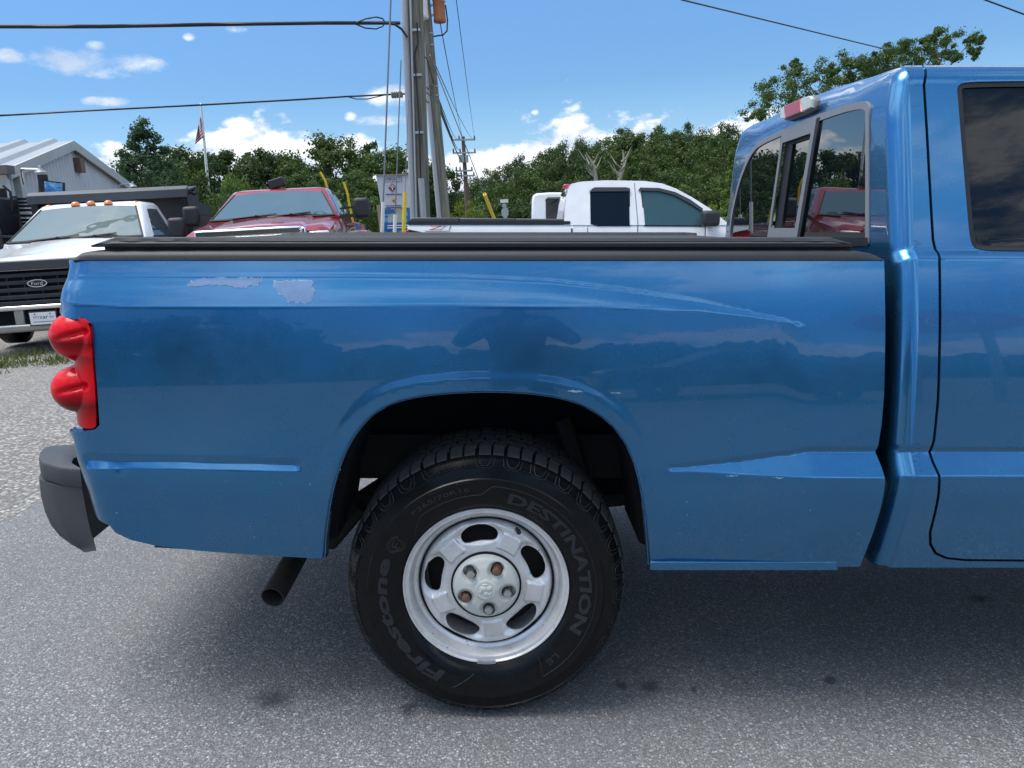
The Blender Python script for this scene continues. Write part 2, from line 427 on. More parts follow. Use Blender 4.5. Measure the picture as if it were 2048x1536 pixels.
def sheet(name, outline, holes, us, ws, dep, mat, parent, off, to3, facing, flange=.02, step=.012, extra=None):
    """pressed panel: outline/holes in a plane, interior points on rows us x ws, depth dep(u, w) inward, turned-in edges"""
    loops = [resample(outline, step)] + [resample(h, step) for h in holes]
    gu, gw = np.meshgrid(us, ws); P = np.c_[gu.ravel(), gw.ravel()]
    ok = inside(P, loops[0])
    for h in loops[1:]: ok &= ~inside(P, h)
    P = P[ok]
    allb = np.concatenate([np.asarray(l) for l in loops])
    X_ = None
    if extra is not None and len(extra):
        X_ = np.asarray(extra, float); kx = inside(X_, loops[0])
        for h in loops[1:]: kx &= ~inside(X_, h)
        X_ = X_[kx]
        kd = np.ones(len(X_), bool)
        for l in loops: kd &= dist_poly(X_, l, True) > .0012
        X_ = X_[kd]
        cell = {}
        for a, b in X_: cell.setdefault((int(a // .008), int(b // .008)), 1)
        P = np.array([p for p in P if (int(p[0] // .008), int(p[1] // .008)) not in cell])
    # keep interior points off the edge
    keep = np.ones(len(P), bool)
    for l in loops: keep &= dist_poly(P, l, True) > step * .38
    P = P[keep]
    if X_ is not None: P = np.concatenate([P, X_])
    vs = [Vector(p) for p in allb] + [Vector((float(a), float(b))) for a, b in P]
    ed = []; o = 0
    for l in loops:
        n = len(l); ed += [(o + i, o + (i + 1) % n) for i in range(n)]; o += n
    r = delaunay_2d_cdt(vs, ed, [], 0, 1e-6)
    Q = np.array([tuple(v) for v in r[0]]); T = np.array([f for f in r[2] if len(f) == 3])
    cen = Q[T].mean(1); k = inside(cen, loops[0])
    for h in loops[1:]: k &= ~inside(cen, h)
    T = T[k]
    D = dep(Q[:, 0], Q[:, 1]); e = .0025
    du = (dep(Q[:, 0] + e, Q[:, 1]) - dep(Q[:, 0] - e, Q[:, 1])) / (2 * e); dw = (dep(Q[:, 0], Q[:, 1] + e) - dep(Q[:, 0], Q[:, 1] - e)) / (2 * e)
    du = np.clip(du, -8, 8); dw = np.clip(dw, -8, 8)
    V = [to3(a, b, c) for (a, b), c in zip(Q, D)]
    Nn = [facing(a, b).normalized() for a, b in zip(du, dw)]
    # wind triangles to agree with the normal
    fs = []
    for t in T:
        a, b, c = (Vector(V[i]) for i in t)
        fs.append(tuple(t) if (b - a).cross(c - a).dot(Nn[t[0]]) > 0 else (t[0], t[2], t[1]))
    if flange:
        cnt = {}
        for f in fs:
            for i in range(3):
                a, b = f[i], f[(i + 1) % 3]; cnt[(a, b)] = 1
        bd = [(a, b) for (a, b) in cnt if (b, a) not in cnt]
        inw = -facing(0, 0); mp = {}
        for a, b in bd:
            for i in (a, b):
                if i not in mp:
                    p = Vector(V[i]); mp[i] = (len(V), len(V) + 1); V += [p, p + inw * flange]; Nn += [None, None]
        for a, b in bd:
            p0, p1 = Vector(V[a]), Vector(V[b]); nn = inw.cross(p1 - p0)
            nn = nn.normalized() if nn.length > 1e-9 else Vector((0, 0, 1))
            for i in (a, b):
                for j in mp[i]: Nn[j] = nn if Nn[j] is None else (Nn[j] + nn)
            fs.append((mp[b][0], mp[a][0], mp[a][1], mp[b][1]))
        for i in range(len(Nn)):
            if Nn[i].length < 1e-6: Nn[i] = Vector((0, 0, 1))
            Nn[i] = Nn[i].normalized()
    o3 = Vector(off)
    me = bpy.data.meshes.new(name); me.from_pydata([Vector(p) - o3 for p in V], [], fs)
    me.materials.append(mat); me.polygons.foreach_set('use_smooth', [True] * len(me.polygons))
    me.normals_split_custom_set_from_vertices([tuple(n) for n in Nn])
    ob = bpy.data.objects.new(name, me); COL.objects.link(ob); ob.parent = parent
    return ob
def text_faces(txt, size=1.0, font_res=2, bold=0.0):
    """outline of a word as flat triangles/ngons: verts (x,y), faces"""
    c = bpy.data.curves.new('t', 'FONT'); c.body = txt; c.size = size; c.resolution_u = font_res; c.offset = bold; c.fill_mode = 'FRONT'
    o = bpy.data.objects.new('t', c); COL.objects.link(o)
    me = bpy.data.meshes.new_from_object(o)
    vs = [v.co.copy() for v in me.vertices]; fs = [tuple(p.vertices) for p in me.polygons]
    bpy.data.objects.remove(o); bpy.data.curves.remove(c); bpy.data.meshes.remove(me)
    return vs, fs
def flat_text(mb, txt, org, ux, uz, height, width=None, center=True, thick=None):
    vs, fs = text_faces(txt)
    if not vs: return mb
    x0 = min(v.x for v in vs); x1 = max(v.x for v in vs); y0 = min(v.y for v in vs); y1 = max(v.y for v in vs)
    sy = height / max(1e-6, y1 - y0); sx = sy if width is None else width / max(1e-6, x1 - x0)
    cx = (x0 + x1) / 2 if center else x0; cy = (y0 + y1) / 2 if center else y0
    org, ux, uz = Vector(org), Vector(ux).normalized(), Vector(uz).normalized()
    return mb.add([org + ux * ((v.x - cx) * sx) + uz * ((v.y - cy) * sy) for v in vs], fs)

# ================================================================== blue pickup (built on the sloping tarmac, truck frame)
Y0 = 1.87; YC = 2.78
BASE = Vector((0.9, YC, 0))
blue = thing('blue_pickup', 'metallic blue extended cab pickup with black bed cover and peeling paint on its bedside', 'pickup truck', matrix=T2G @ Matrix.Translation(BASE))
def zr(row, Y=Y0): return PT(1024, row, Y).z

ZG = np.linspace(0.2, 1.9, 3401)
def integ(tilts, z0=.77):
    zs, ts = zip(*tilts); sl = np.tan(np.radians(np.interp(ZG, zs, ts))); c = np.cumsum(sl) * (ZG[1] - ZG[0])
    return c - np.interp(z0, ZG, c)
LOWT = [(.2, -24), (.44, -18), (.47, -15), (.52, -12.0), (.60, -8.5), (.66, -4), (.70, .5), (.72, 2.0), (.77, 3.0)]
PB = integ(LOWT + [(.95, 6), (1.05, 9), (1.15, 13), (1.24, 16), (1.9, 16)])
PA = integ(LOWT + [(.95, 5.0), (1.05, 7.0), (1.13, 8.5), (1.9, 9)])
TOPB = np.interp(1.24, ZG, PB)
def fB(z): return np.interp(z, ZG, PB)
def fA(z): return np.interp(z, ZG, PA)
def xz(px, py, prof=None):              # side point from the photo on the body profile
    Y = Y0
    for _ in range(5):
        p = PT(px, py, Y); Y = Y0 + (float(prof(p.z)) if prof else 0)
    return (p.x, p.z)
def curve_xz(pts, prof=fB):
    q = np.array([xz(a, b, prof) for a, b in pts]); return q[np.argsort(q[:, 0])]
C_ZT = curve_xz([(100, 556), (400, 555), (700, 554), (930, 556), (1100, 564), (1250, 582), (1400, 605), (1500, 624), (1575, 641), (1640, 658)])
C_ZB = curve_xz([(100, 604), (250, 612), (500, 613), (900, 611), (1200, 614), (1400, 622), (1500, 632), (1575, 643), (1640, 660)])
XF0 = xz(1535, 760, fB)[0]; XF1 = xz(1625, 760, fB)[0]
# lower groove lines: top of the shaded lip, crease, foot of the ledge
GL = [curve_xz([(a, b) for a, b in q]) for q in ([(150, 906), (350, 911), (600, 917)], [(150, 921), (350, 925), (600, 931)], [(150, 940), (350, 938), (600, 943)])]
GR = [curve_xz([(a, b) for a, b in q]) for q in ([(1335, 929), (1480, 912), (1622, 893), (1765, 892)], [(1335, 938), (1480, 924), (1622, 904), (1765, 903)], [(1335, 941), (1480, 946), (1622, 948), (1765, 949)])]
def groove(X, Z, g, x0, x1, dc, slope, endw=.012):
    zu, zc, zl = (np.interp(X, q[:, 0], q[:, 1]) for q in g)
    amp = sst(X, x0 - endw, x0 + endw) * (1 - sst(X, x1 - endw, x1 + endw))
    led = (zc - zl) * slope; dl = np.maximum(led - dc, 0)
    up = dc * sst(Z, zu + .004, zc - .002) * 0 + dc * np.clip((zu - Z) / np.maximum(zu - zc, 1e-4), 0, 1)
    t = np.clip((zc - Z) / np.maximum(zc - zl, 1e-4), 0, 1)
    out = np.where(Z > zc, up, dc - (dc + dl) * t)
    fade = 1 - .75 * sst(zl - Z, .0, .25)
    out = np.where(Z < zl, -dl * fade, out)
    return out * amp
XGL = (xz(168, 920)[0], xz(598, 925)[0]); XGR = (xz(1338, 940)[0], 9.0)
ARCH_PX = [(649, 1122), (653, 1060), (662, 1000), (676, 945), (695, 897), (718, 860), (748, 829), (790, 806), (850, 793), (930, 787), (1000, 786), (1070, 790), (1130, 800), (1178, 818), (1220, 848), (1250, 886), (1271, 935), (1285, 1000), (1292, 1060), (1297, 1136)]
ARCH = smooth_poly([xz(a, b, fB) for a, b in ARCH_PX], 2)
ARCH_NP = np.array(ARCH)
def wave(X, Z):
    return .0006 * np.sin(X * 2.3 + 1.0) * np.sin(Z * 5 + .4) + .00012 * np.sin(X * 7.7 + Z * 5.0)
LEFT_PX = [(140, 515), (138, 535), (134, 556), (126, 578), (123, 600), (125, 616)]
fL = lambda z: fB(z) + .068
LZ = np.array(sorted([xz(a, b, fL)[::-1] for a, b in LEFT_PX + [(122, 650), (122, 700), (124, 760), (130, 820), (140, 856), (152, 905), (160, 925), (178, 975), (196, 1035), (212, 1066)]]))
def bed_dep(X, Z):
    X = np.asarray(X, float); Z = np.asarray(Z, float)
    b = fB(Z); a = fA(Z)
    zt = np.interp(X, C_ZT[:, 0], C_ZT[:, 1]); zb = np.interp(X, C_ZB[:, 0], C_ZB[:, 1])
    azb = fA(zb); bzt = fB(zt)
    t = np.clip((Z - zb) / np.maximum(zt - zb, .004), 0, 1)
    mid = azb + (bzt - azb) * t - .0012 * np.sin(np.pi * t)
    y = np.where(Z > zt, b, np.where(Z < zb, a, mid))
    y = y - .0009 * (1 - sst(X, XF0 - .30, XF0 - .02)) * np.exp(-((Z - zt - .002) / .0038) ** 2) - .0004 * (1 - sst(X, XF0 - .30, XF0 - .02)) * np.exp(-((Z - zb) / .003) ** 2)
    M = 1 - sst(X, XF0, XF1)
    y = b + (y - b) * M
    y = y + groove(X, Z, GL, XGL[0], XGL[1], .0085, .42) + groove(X, Z, GR, XGR[0], XGR[1], .006, .62)
    P = np.c_[X.ravel(), Z.ravel()]; near = (np.abs(P[:, 0] + .06) < .62) & (P[:, 1] < 1.05)
    d = np.full(len(P), 9.0)
    if near.any(): d[near] = dist_poly(P[near], ARCH_NP[::3])
    d = d.reshape(X.shape)
    y = y - .0016 * (1 - sst(d, .034, .058)) + .010 * (1 - np.clip(d / .010, 0, 1)) ** 2
    xl = np.interp(Z, LZ[:, 0], LZ[:, 1]); r = .085
    q = np.clip((xl + r - X) / r, 0, .985); y = y + r * (1 - np.sqrt(1 - q * q))
    # dents low on the rear corner
    for cx, cz, rr, am in ((xz(236, 940)[0], zr(935), .022, .004), (xz(300, 1050)[0], zr(1045), .08, .008), (xz(262, 985)[0], zr(985), .06, .005)):
        y = y + am * np.exp(-((X - cx) ** 2 + ((Z - cz) * 1.2) ** 2) / (rr * rr))
    return y + wave(X, Z)
def offs(line, d):
    out = []
    for i, p in enumerate(line):
        a = line[max(i - 1, 0)]; b = line[min(i + 1, len(line) - 1)]; tx, tz = b[0] - a[0], b[1] - a[1]; l = max(1e-9, math.hypot(tx, tz))
        out.append((p[0] - tz / l * d, p[1] + tx / l * d))
    return out
side3 = lambda a, b, c: (float(a), float(Y0 + c), float(b))
sideN = lambda du, dw: Vector((float(du), -1.0, float(dw)))
P_ = lambda pts: [xz(a, b, fB) for a, b in pts]
bed_out = [xz(140, 519, fL)] + P_([(600, 519), (1200, 519), (1768, 519), (1770, 600), (1770, 700), (1768, 790), (1763, 850), (1756, 893), (1752, 905), (1757, 930), (1759, 955), (1752, 1010), (1741, 1060), (1727, 1105), (1717, 1131), (1500, 1131), (1297, 1131)])
bed_out += list(reversed(ARCH[1:-1]))
LP_ = lambda pts: [xz(a, b, fL) for a, b in pts]
bed_out += P_([(650, 1117), (620, 1116), (500, 1109), (400, 1102), (310, 1092), (262, 1081), (230, 1066), (218, 1052)]) + LP_([(198, 1020), (187, 985), (174, 955), (160, 925), (152, 903), (147, 880), (144, 857)]) + P_([(190, 859), (199, 850), (195, 780), (190, 715), (186, 656), (179, 641)]) + LP_([(150, 627), (125, 616), (123, 600), (126, 578), (134, 556), (138, 535)])
zrows = np.unique(np.concatenate([np.arange(.44, 1.25, .010), np.arange(.68, .79, .0045), np.arange(1.08, 1.24, .0045)]))
def no_close(z, m=.0025):
    o = [z[0]]
    for q in z[1:]:
        if q - o[-1] > m: o.append(q)
    return np.array(o)
xcols = np.unique(np.concatenate([np.arange(-1.10, .95, .012), np.arange(-1.10, -.90, .006)]))
arch_rows = []
AR = resample(ARCH, .008, False)
for d_ in (.003, .006, .010, .038, .042, .046, .050, .055): arch_rows += offs(AR, d_)
bedside = sheet('bedside', bed_out, [], no_close(xcols, .004), no_close(zrows), bed_dep, M_BLUE, blue, BASE, side3, sideN, flange=.03, step=.008, extra=arch_rows)

# far bedside, tailgate, bed floor, front bulkhead
fb = bpy.data.objects.new('bedside', bedside.data); COL.objects.link(fb); fb.parent = blue; fb.scale = (1, -1, 1)
mb = MB(); mb.box((-1.075, YC, .90), (.05, 1.52, .62)); mb.box((-1.10, YC, 1.15), (.02, 1.4, .06)); mb.build('tailgate', M_BLUE, blue, BASE, bevel=.012)
mb = MB(); mb.box((-.08, YC, .80), (1.9, .88, .03)); mb.box((.86, YC, .92), (.03, 1.62, .62)); mb.build('bed_floor', M_CHASSIS, blue, BASE)

# rail cap along the bed top
mb = MB(); rc = [(145, 520), (149, 513), (158, 506), (175, 503), (400, 502), (900, 502), (1400, 502), (1690, 502), (1722, 503), (1745, 507), (1760, 513), (1768, 520)]
ylo = Y0 + TOPB - .006
pts = [PT(a, b, ylo) for a, b in rc]
secs = []
for (dy, k) in ((0.0, 0.0), (.004, .75), (.016, 1.0), (.05, 1.02), (.13, 1.02)):
    secs.append(None)
zb0 = pts[0].z
rows = []
for dy, k in ((.012, -.35), (0, 0), (.0015, .4), (.006, .8), (.018, 1.0), (.06, 1.06), (.12, 1.06), (.125, .2)):
    rows.append([Vector((p.x, p.y + dy, zb0 + (max(p.z - zb0, .0) * k if k >= 0 else .024 * k))) for p in pts])
vs = [p for r_ in rows for p in r_]; n = len(pts); fs = []
for i in range(len(rows) - 1):
    for j in range(n - 1): fs.append((i * n + j, i * n + j + 1, (i + 1) * n + j + 1, (i + 1) * n + j))
mb.add(vs, fs); rail = mb.build('rail_cap', M_PLASTIC, blue, BASE, smooth=50)
rl = bpy.data.objects.new('rail_cap', rail.data); COL.objects.link(rl); rl.parent = blue; rl.scale = (1, -1, 1); rl.location.z = -.012

# rolled vinyl bed cover
mb = MB(); xs0 = PT(178, 488, 1.955).x; xs1 = PT(1703, 488, 1.955).x
zt_, zm_, zb_ = PT(1024, 474.0, 1.965).z, PT(1024, 485, 1.955).z, PT(1024, 496.5, 1.96).z
secs = []
NX = 150
for i in range(NX + 1):
    x = xs0 + (xs1 - xs0) * i / NX; e0 = (x - xs0); e1 = xs1 - x
    tap = min(1, (e0 / .062)) ** .8; tapr = min(1, .15 + e1 / .06)
    w = .003 * math.exp(-e0 / .16) * math.sin(e0 * 75) + .0022 * math.exp(-e1 / .12) * math.sin(e1 * 90) + .0006 * math.sin(x * 9)
    droop = .012 * (1 - tap); zc = (zt_ + zb_) / 2 - .003
    f = lambda z, k=1.0: zc + (z - zc) * (min(tap, tapr) if z > zc else max(tap, .45)) - droop * .3
    y0 = 1.955 + .008 * (1 - tap) + w
    prof = [(y0 + .03, f(zb_) + .004), (y0 + .006, f(zb_)), (y0, f(zb_ + .004)), (y0 - .002 + w, f(zm_ - .002)), (y0 + .003, f(zm_ + .002)), (y0 + .002 - w, f(zt_ - .010)), (y0 + .006, f(zt_ - .003)), (y0 + .018, f(zt_)), (2.2, f(zt_) - .010), (YC, f(zt_) - .026),
            (2 * YC - 2.2, f(zt_) - .038), (2 * YC - y0 - .01, f(zt_) - .042), (2 * YC - y0, f(zm_)), (2 * YC - y0 - .01, f(zb_))]
    secs.append([Vector((x, a, b)) for a, b in prof])
mb.loft(secs); mb.build('bed_cover', M_VINYL, blue, BASE, smooth=30)
mb = MB(); mb.box(((xs0 + xs1) / 2 + .02, 1.985, (zb_ + PT(1024, 503, 1.9).z) / 2), (xs1 - xs0 - .02, .03, .022)); 
mb.build('cover_rail', M_SEAL, blue, BASE)

# paint lost to peeling clear coat
def patch(pxs, seed, mat, lift, name, parent=blue, step=.004):
    rnd = random.Random(seed)
    pts = resample([xz(a, b, lambda z: fA(z)) for a, b in pxs], .006)
    pts = [(x + rnd.uniform(-1, 1) * .0022, z + rnd.uniform(-1, 1) * .0022) for x, z in pts]
    xs = [p[0] for p in pts]; zs_ = [p[1] for p in pts]
    return sheet(name, pts, [], np.arange(min(xs), max(xs), .008), np.arange(min(zs_), max(zs_), .006), lambda a, b: bed_dep(a, b) - lift, mat, parent, BASE, side3, sideN, flange=0, step=.008)
s1 = [(373, 571), (381, 563), (402, 558), (425, 557), (520, 557), (519, 564), (508, 571), (494, 573), (484, 575), (472, 577), (460, 572), (440, 570), (420, 569), (398, 572), (380, 572)]
s2 = [(546, 564), (600, 562), (624, 563), (622, 575), (629, 583), (624, 594), (620, 605), (604, 604), (574, 602), (571, 594), (556, 586), (548, 576)]
grow = lambda q, k: [(sum(a for a, _ in q) / len(q) + (x - sum(a for a, _ in q) / len(q)) * (1 + k * .35), sum(b for _, b in q) / len(q) + (y - sum(b for _, b in q) / len(q)) * (1 + k)) for x, y in q]
for q, sd in ((s1, 3), (s2, 8)):
    patch(grow(q, .07), sd, M_SCUFF_EDGE, .0006, 'peeled_edge'); patch(q, sd + 40, M_SCUFF, .0011, 'bare_patch')
for i, (a, b, w, h) in enumerate(((1462, 949, 34, 2), (1550, 950, 22, 3), (1150, 782, 40, 4), (1230, 786, 26, 3), (1614, 1014, 4, 4), (233, 1026, 5, 5))):
    patch([(a - w / 2, b), (a, b - h / 2), (a + w / 2, b), (a, b + h / 2)], 60 + i, M_SCUFF_EDGE, .0012, 'paint_chip')

rnd = random.Random(12)
for i in range(26):
    a, b = (rnd.uniform(420, 640), rnd.uniform(960, 1095)) if i % 2 else (rnd.uniform(1330, 1720), rnd.uniform(970, 1110))
    w = rnd.uniform(1.2, 2.6)
    patch([(a - w / 2, b), (a, b - w / 2), (a + w / 2, b), (a, b + w / 2)], 90 + i, M_SCUFF_EDGE, .0010, 'paint_chip')
# seam strip under the bedside
mb = MB(); a = PT(1300, 1130, 1.90); b = PT(1672, 1130, 1.90); c = PT(1676, 1140, 1.90)
mb.prism([(a.x, 1.897, a.z + .01), (b.x, 1.897, b.z + .01), (c.x, 1.897, c.z), (a.x, 1.897, c.z)], (0, .012, 0)); mb.build('sill_flange', M_BLUE, blue, BASE, bevel=.002)
mb = MB(); a = PT(300, 1094, 1.90); b = PT(648, 1118, 1.90); mb.bar((a.x, 1.94, a.z - .004), (b.x, 1.94, b.z), .03, .016); mb.build('sill_flange', M_PLASTIC, blue, BASE)

# ------------------------------------------------------------------ tail lamp
lamp_px = [(125, 618), (150, 629), (177, 642), (184, 657), (188, 715), (193, 780), (197, 848), (190, 856), (166, 857), (146, 853), (139, 838), (122, 831), (107, 812), (100, 790), (99, 766), (107, 748), (122, 738), (128, 734), (122, 724), (109, 714), (99, 698), (95, 675), (98, 651), (107, 633), (121, 622)]
lamp_back = lambda a: .012 + .040 * max(0, min(1, (186 - a) / 90)) ** 1.5
lout = smooth_poly([xz(a, b, lambda z, a=a: fA(z) * .4 + lamp_back(a)) for a, b in lamp_px], 1, True)
lob = [xz(138, 678, lambda z: .02), xz(140, 786, lambda z: .02)]
LOUT = np.array(lout)
def lamp_dep(X, Z):
    XR = np.interp(Z, [xz(190, 850)[1], xz(186, 656)[1]], [xz(196, 850)[0], xz(186, 656)[0]])
    q = np.clip((XR + .0 - X) / .105, 0, .97); y = .004 + .13 * (1 - np.sqrt(1 - q * q)) + fA(Z) * .4
    for (cx, cz), rx, rz_ in ((lob[0], .074, .064), (lob[1], .072, .061)):
        d2 = ((X - cx) / rx) ** 2 + ((Z - cz) / rz_) ** 2
        dome = .014 + .060 * (1 - np.sqrt(np.clip(1 - np.clip(d2, 0, .98), 0, 1)))
        y = np.where(d2 < .98, np.minimum(y, dome), y)
        y = y + .010 * np.exp(-((Z - cz - .008 - .25 * (X - cx)) / .007) ** 2) * sst(X, cx - .05, cx + .01) * (1 - sst(X, cx + .04, cx + .055))
    return y
def lens_mat():
    q = NT('red_lens')
    q.set(Base_Color=(.62, .004, .012), Roughness=.30, Coat_Weight=.30, Coat_Roughness=.01, Specular_IOR_Level=.08, Subsurface_Weight=.0)
    l = q.n('ShaderNodeLayerWeight'); l.inputs[0].default_value = .35
    w = q.n('ShaderNodeTexWave'); w.inputs['Scale'].default_value = 60; w.inputs['Distortion'].default_value = 1.0; q.link(q.co(), w.inputs['Vector'])
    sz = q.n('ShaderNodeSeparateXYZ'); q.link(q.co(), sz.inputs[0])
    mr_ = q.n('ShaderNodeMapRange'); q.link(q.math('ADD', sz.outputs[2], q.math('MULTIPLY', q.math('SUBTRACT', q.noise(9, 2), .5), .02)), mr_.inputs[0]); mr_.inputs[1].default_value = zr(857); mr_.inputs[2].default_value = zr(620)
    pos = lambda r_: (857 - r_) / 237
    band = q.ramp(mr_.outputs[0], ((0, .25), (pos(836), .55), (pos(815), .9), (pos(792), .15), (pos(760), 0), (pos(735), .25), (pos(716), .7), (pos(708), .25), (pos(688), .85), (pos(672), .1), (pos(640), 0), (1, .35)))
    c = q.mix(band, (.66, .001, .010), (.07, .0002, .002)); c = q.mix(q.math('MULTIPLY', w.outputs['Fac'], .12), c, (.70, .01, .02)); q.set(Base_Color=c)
    q.set(Transmission_Weight=0.0)
    return q.m
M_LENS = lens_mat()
xl_ = [p[0] for p in lout]; zl_ = [p[1] for p in lout]
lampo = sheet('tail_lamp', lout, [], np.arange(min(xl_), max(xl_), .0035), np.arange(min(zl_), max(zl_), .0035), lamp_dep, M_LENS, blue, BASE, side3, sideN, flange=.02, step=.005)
mb = MB(); q = [PT(a, b, 1.915) for a, b in ((160, 632), (190, 645), (197, 720), (204, 855), (200, 862), (165, 858), (160, 700))]
mb.prism(q, (0, .08, 0)); mb.build('lamp_housing', M_GAP, blue, BASE)
mb = MB(); secs = []
for a_, r_, Y_ in ((0, 857, 1.945), (1, 860, 1.925), (2, 866, 1.900), (3, 871, 1.885)):
    k_ = PT(149 + a_, r_, Y_ + .03); k2 = PT(199, r_ + 1, Y_ - .006); secs.append([k_, k_.lerp(k2, .4) + Vector((0, -.012, 0)), k2, k2 + Vector((0, .03, 0)), k_ + Vector((0, .03, 0))])
mb.loft(secs); mb.build('lamp_ledge', M_BLUE, blue, BASE, smooth=60)

# ------------------------------------------------------------------ rear bumper
YB = 1.96
def PZ(px, py, z):
    d = ray(px, py); t = (z - H) / d.z; return Vector((d.x * t, d.y * t, z))
def plan_section(rp, lp, mid, z_off=0.0, shrink_=0.0):
    r = PT(rp[0], rp[1], YB); z = r.z; l = PZ(lp[0], lp[1], z); m_ = r.lerp(l, .45) + Vector((-.012, -.022, 0)) * mid; m2 = r.lerp(l, .8) + Vector((-.014, -.016, 0)) * mid
    L2 = l + Vector((-.022, .06, 0)); L3 = l + Vector((-.045, .16, 0)); L4 = l + Vector((-.06, .4, 0))
    pts = [r, m_, m2, l, L2, L3, L4, Vector((L4.x - .01, YC, z)), Vector((L4.x, 2 * YC - L4.y, z)), Vector((l.x, 2 * YC - l.y, z)), Vector((r.x - .06, 2 * YC - r.y, z)), Vector((min(r.x - .08, -1.13), YC, z)), Vector((r.x - .05, YB + .08, z))]
    cx, cy = sum(p.x for p in pts) / len(pts), YC
    return [Vector((p.x + (cx - p.x) * shrink_ * 1.5, p.y + (cy - p.y) * shrink_, p.z + z_off)) for p in pts]
low_lv = [((163, 976), (79, 950)), ((167, 992), (80, 966)), ((170, 1010), (82, 984)), ((176, 1040), (91, 1016)), ((181, 1062), (104, 1042)), ((186, 1080), (124, 1064)), ((190, 1093), (152, 1082)), ((193, 1101), (178, 1095))]
mb = MB(); mb.loft([plan_section(a_, b_, 1) for a_, b_ in low_lv]); mb.build('bumper', M_BUMPER, blue, BASE, smooth=50)
# step pad: flat top, rounded edge, small shadow line above the lower cover
zt1 = PT(157, 936, YB).z; edge = [(160, 938), (120, 934), (84, 924), (77, 914), (79, 904), (86, 897), (97, 893), (122, 891), (150, 890)]
pl_ = [PZ(a_, b_, zt1) for a_, b_ in edge]
pl_ = [pl_[0]] + [Vector(p) for p in pl_[1:]]
near_ = pl_ + [Vector((pl_[-1].x - .03, YC, zt1)), Vector((pl_[-1].x, 2 * YC - pl_[-1].y, zt1)), Vector((pl_[0].x, 2 * YC - YB, zt1)), Vector((-1.12, YC, zt1)), Vector((PT(150, 925, 2.02).x, 2.10, zt1)), Vector((PT(139, 914, 2.03).x, 2.045, zt1)), Vector((PT(141, 924, 2.0).x, 2.00, zt1))]
zlo = PT(162, 972, YB).z
def ins(P_, k, z):
    cx = sum(p.x for p in P_) / len(P_); return [Vector((p.x + (cx - p.x) * k * 3, p.y + (YC - p.y) * k, z)) for p in P_]
mb = MB(); mb.loft([ins(near_, .006, zlo - .004), ins(near_, .0, zlo + .003), ins(near_, .0, zt1 - .008), ins(near_, .002, zt1 - .002), ins(near_, .007, zt1)]); mb.build('bumper_pad', M_BUMPER, blue, BASE, smooth=50)
mb = MB(); mb.box((-1.06, YC, .62), (.08, 1.36, .16)); mb.box((-1.00, 2.3, .60), (.30, .06, .10)); mb.box((-1.00, 3.26, .60), (.30, .06, .10)); mb.build('bumper_bracket', M_CHASSIS, blue, BASE)

# ------------------------------------------------------------------ underside: frame, axle, springs, wheel wells, exhaust
mb = MB()
for y in (2.33, 3.23): mb.box((.8, y, .62), (3.9, .07, .14))
for x in (-.8, .3, .9): mb.box((x, YC, .62), (.08, .9, .10))
mb.build('frame_rail', M_CHASSIS, blue, BASE)
WX = (972 - 1024) / F * 2.072; WZ = .375; WY = 1.916
mb = MB(); mb.tube([(WX, 2.05, WZ), (WX, 3.5, WZ)], .045, 12); mb.lathe([(.02, -.13), (.10, -.10), (.14, 0), (.10, .10), (.02, .13)], 16, (WX, YC, WZ), 'Y'); mb.build('rear_axle', M_CHASSIS, blue, BASE)
for y in (2.30, 3.26):
    mb = MB(); mb.tube([(WX - .72, y, .56), (WX - .4, y, .48), (WX, y, .45), (WX + .4, y, .48), (WX + .72, y, .56)], .022, 6); mb.box((WX, y, .42), (.14, .07, .06)); mb.build('leaf_spring', M_CHASSIS, blue, BASE)
mb = MB(); mb.tube([(WX + .33, 2.22, .40), (WX + .22, 2.26, .75)], .028, 8); mb.build('shock_absorber', M_CHASSIS, blue, BASE)
mb = MB(); mb.tube([tuple(PT(720, 1010, 2.2)), tuple(PT(655, 1085, 2.2))], .03, 8); mb.build('shock_absorber', M_CHASSIS, blue, BASE)
# inner wheel house: pressed tub with a ledge
arcw = [p for p in ARCH[::2]]
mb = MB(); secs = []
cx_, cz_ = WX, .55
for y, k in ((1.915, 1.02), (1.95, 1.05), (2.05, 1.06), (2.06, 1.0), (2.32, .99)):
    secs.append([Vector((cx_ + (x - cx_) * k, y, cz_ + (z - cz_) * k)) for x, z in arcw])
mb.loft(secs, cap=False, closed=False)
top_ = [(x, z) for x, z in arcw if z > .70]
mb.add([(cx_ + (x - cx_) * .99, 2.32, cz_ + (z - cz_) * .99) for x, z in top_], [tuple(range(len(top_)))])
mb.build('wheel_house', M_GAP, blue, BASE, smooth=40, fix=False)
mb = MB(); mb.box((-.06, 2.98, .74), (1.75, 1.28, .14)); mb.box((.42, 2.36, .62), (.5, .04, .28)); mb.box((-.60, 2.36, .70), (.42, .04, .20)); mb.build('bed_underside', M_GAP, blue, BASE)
mb = MB()
pe = PT(545, 1195, 2.02); pi_ = PT(607, 1085, 2.26)
d = (pi_ - pe).normalized(); R1, R2 = .0335, .0305
pts = [pe, pe + d * .12, pi_, pi_ + Vector((.05, .06, .03)), Vector((-.35, 2.45, .52)), Vector((.3, 2.5, .52))]
mb.tube(pts, R1, 20, cap=False); k0 = len(mb.v)
mb.tube([pe + d * .0, pe + d * .25], R2, 20, cap=False)
# rim ring between inner and outer skin
mb.f += [(j, (j + 1) % 20, k0 + (j + 1) % 20, k0 + j) for j in range(20)]; mb.mi += [0] * 20
mb.build('exhaust_pipe', M_PIPE, blue, BASE, fix=False)
mb = MB(); mb.disc(pe + d * .16, R2 * .99, d, 20, .01); mb.build('exhaust_bore_shade', M_GAP, blue, BASE)  # black disc plugs the bore, standing in for its unlit inside

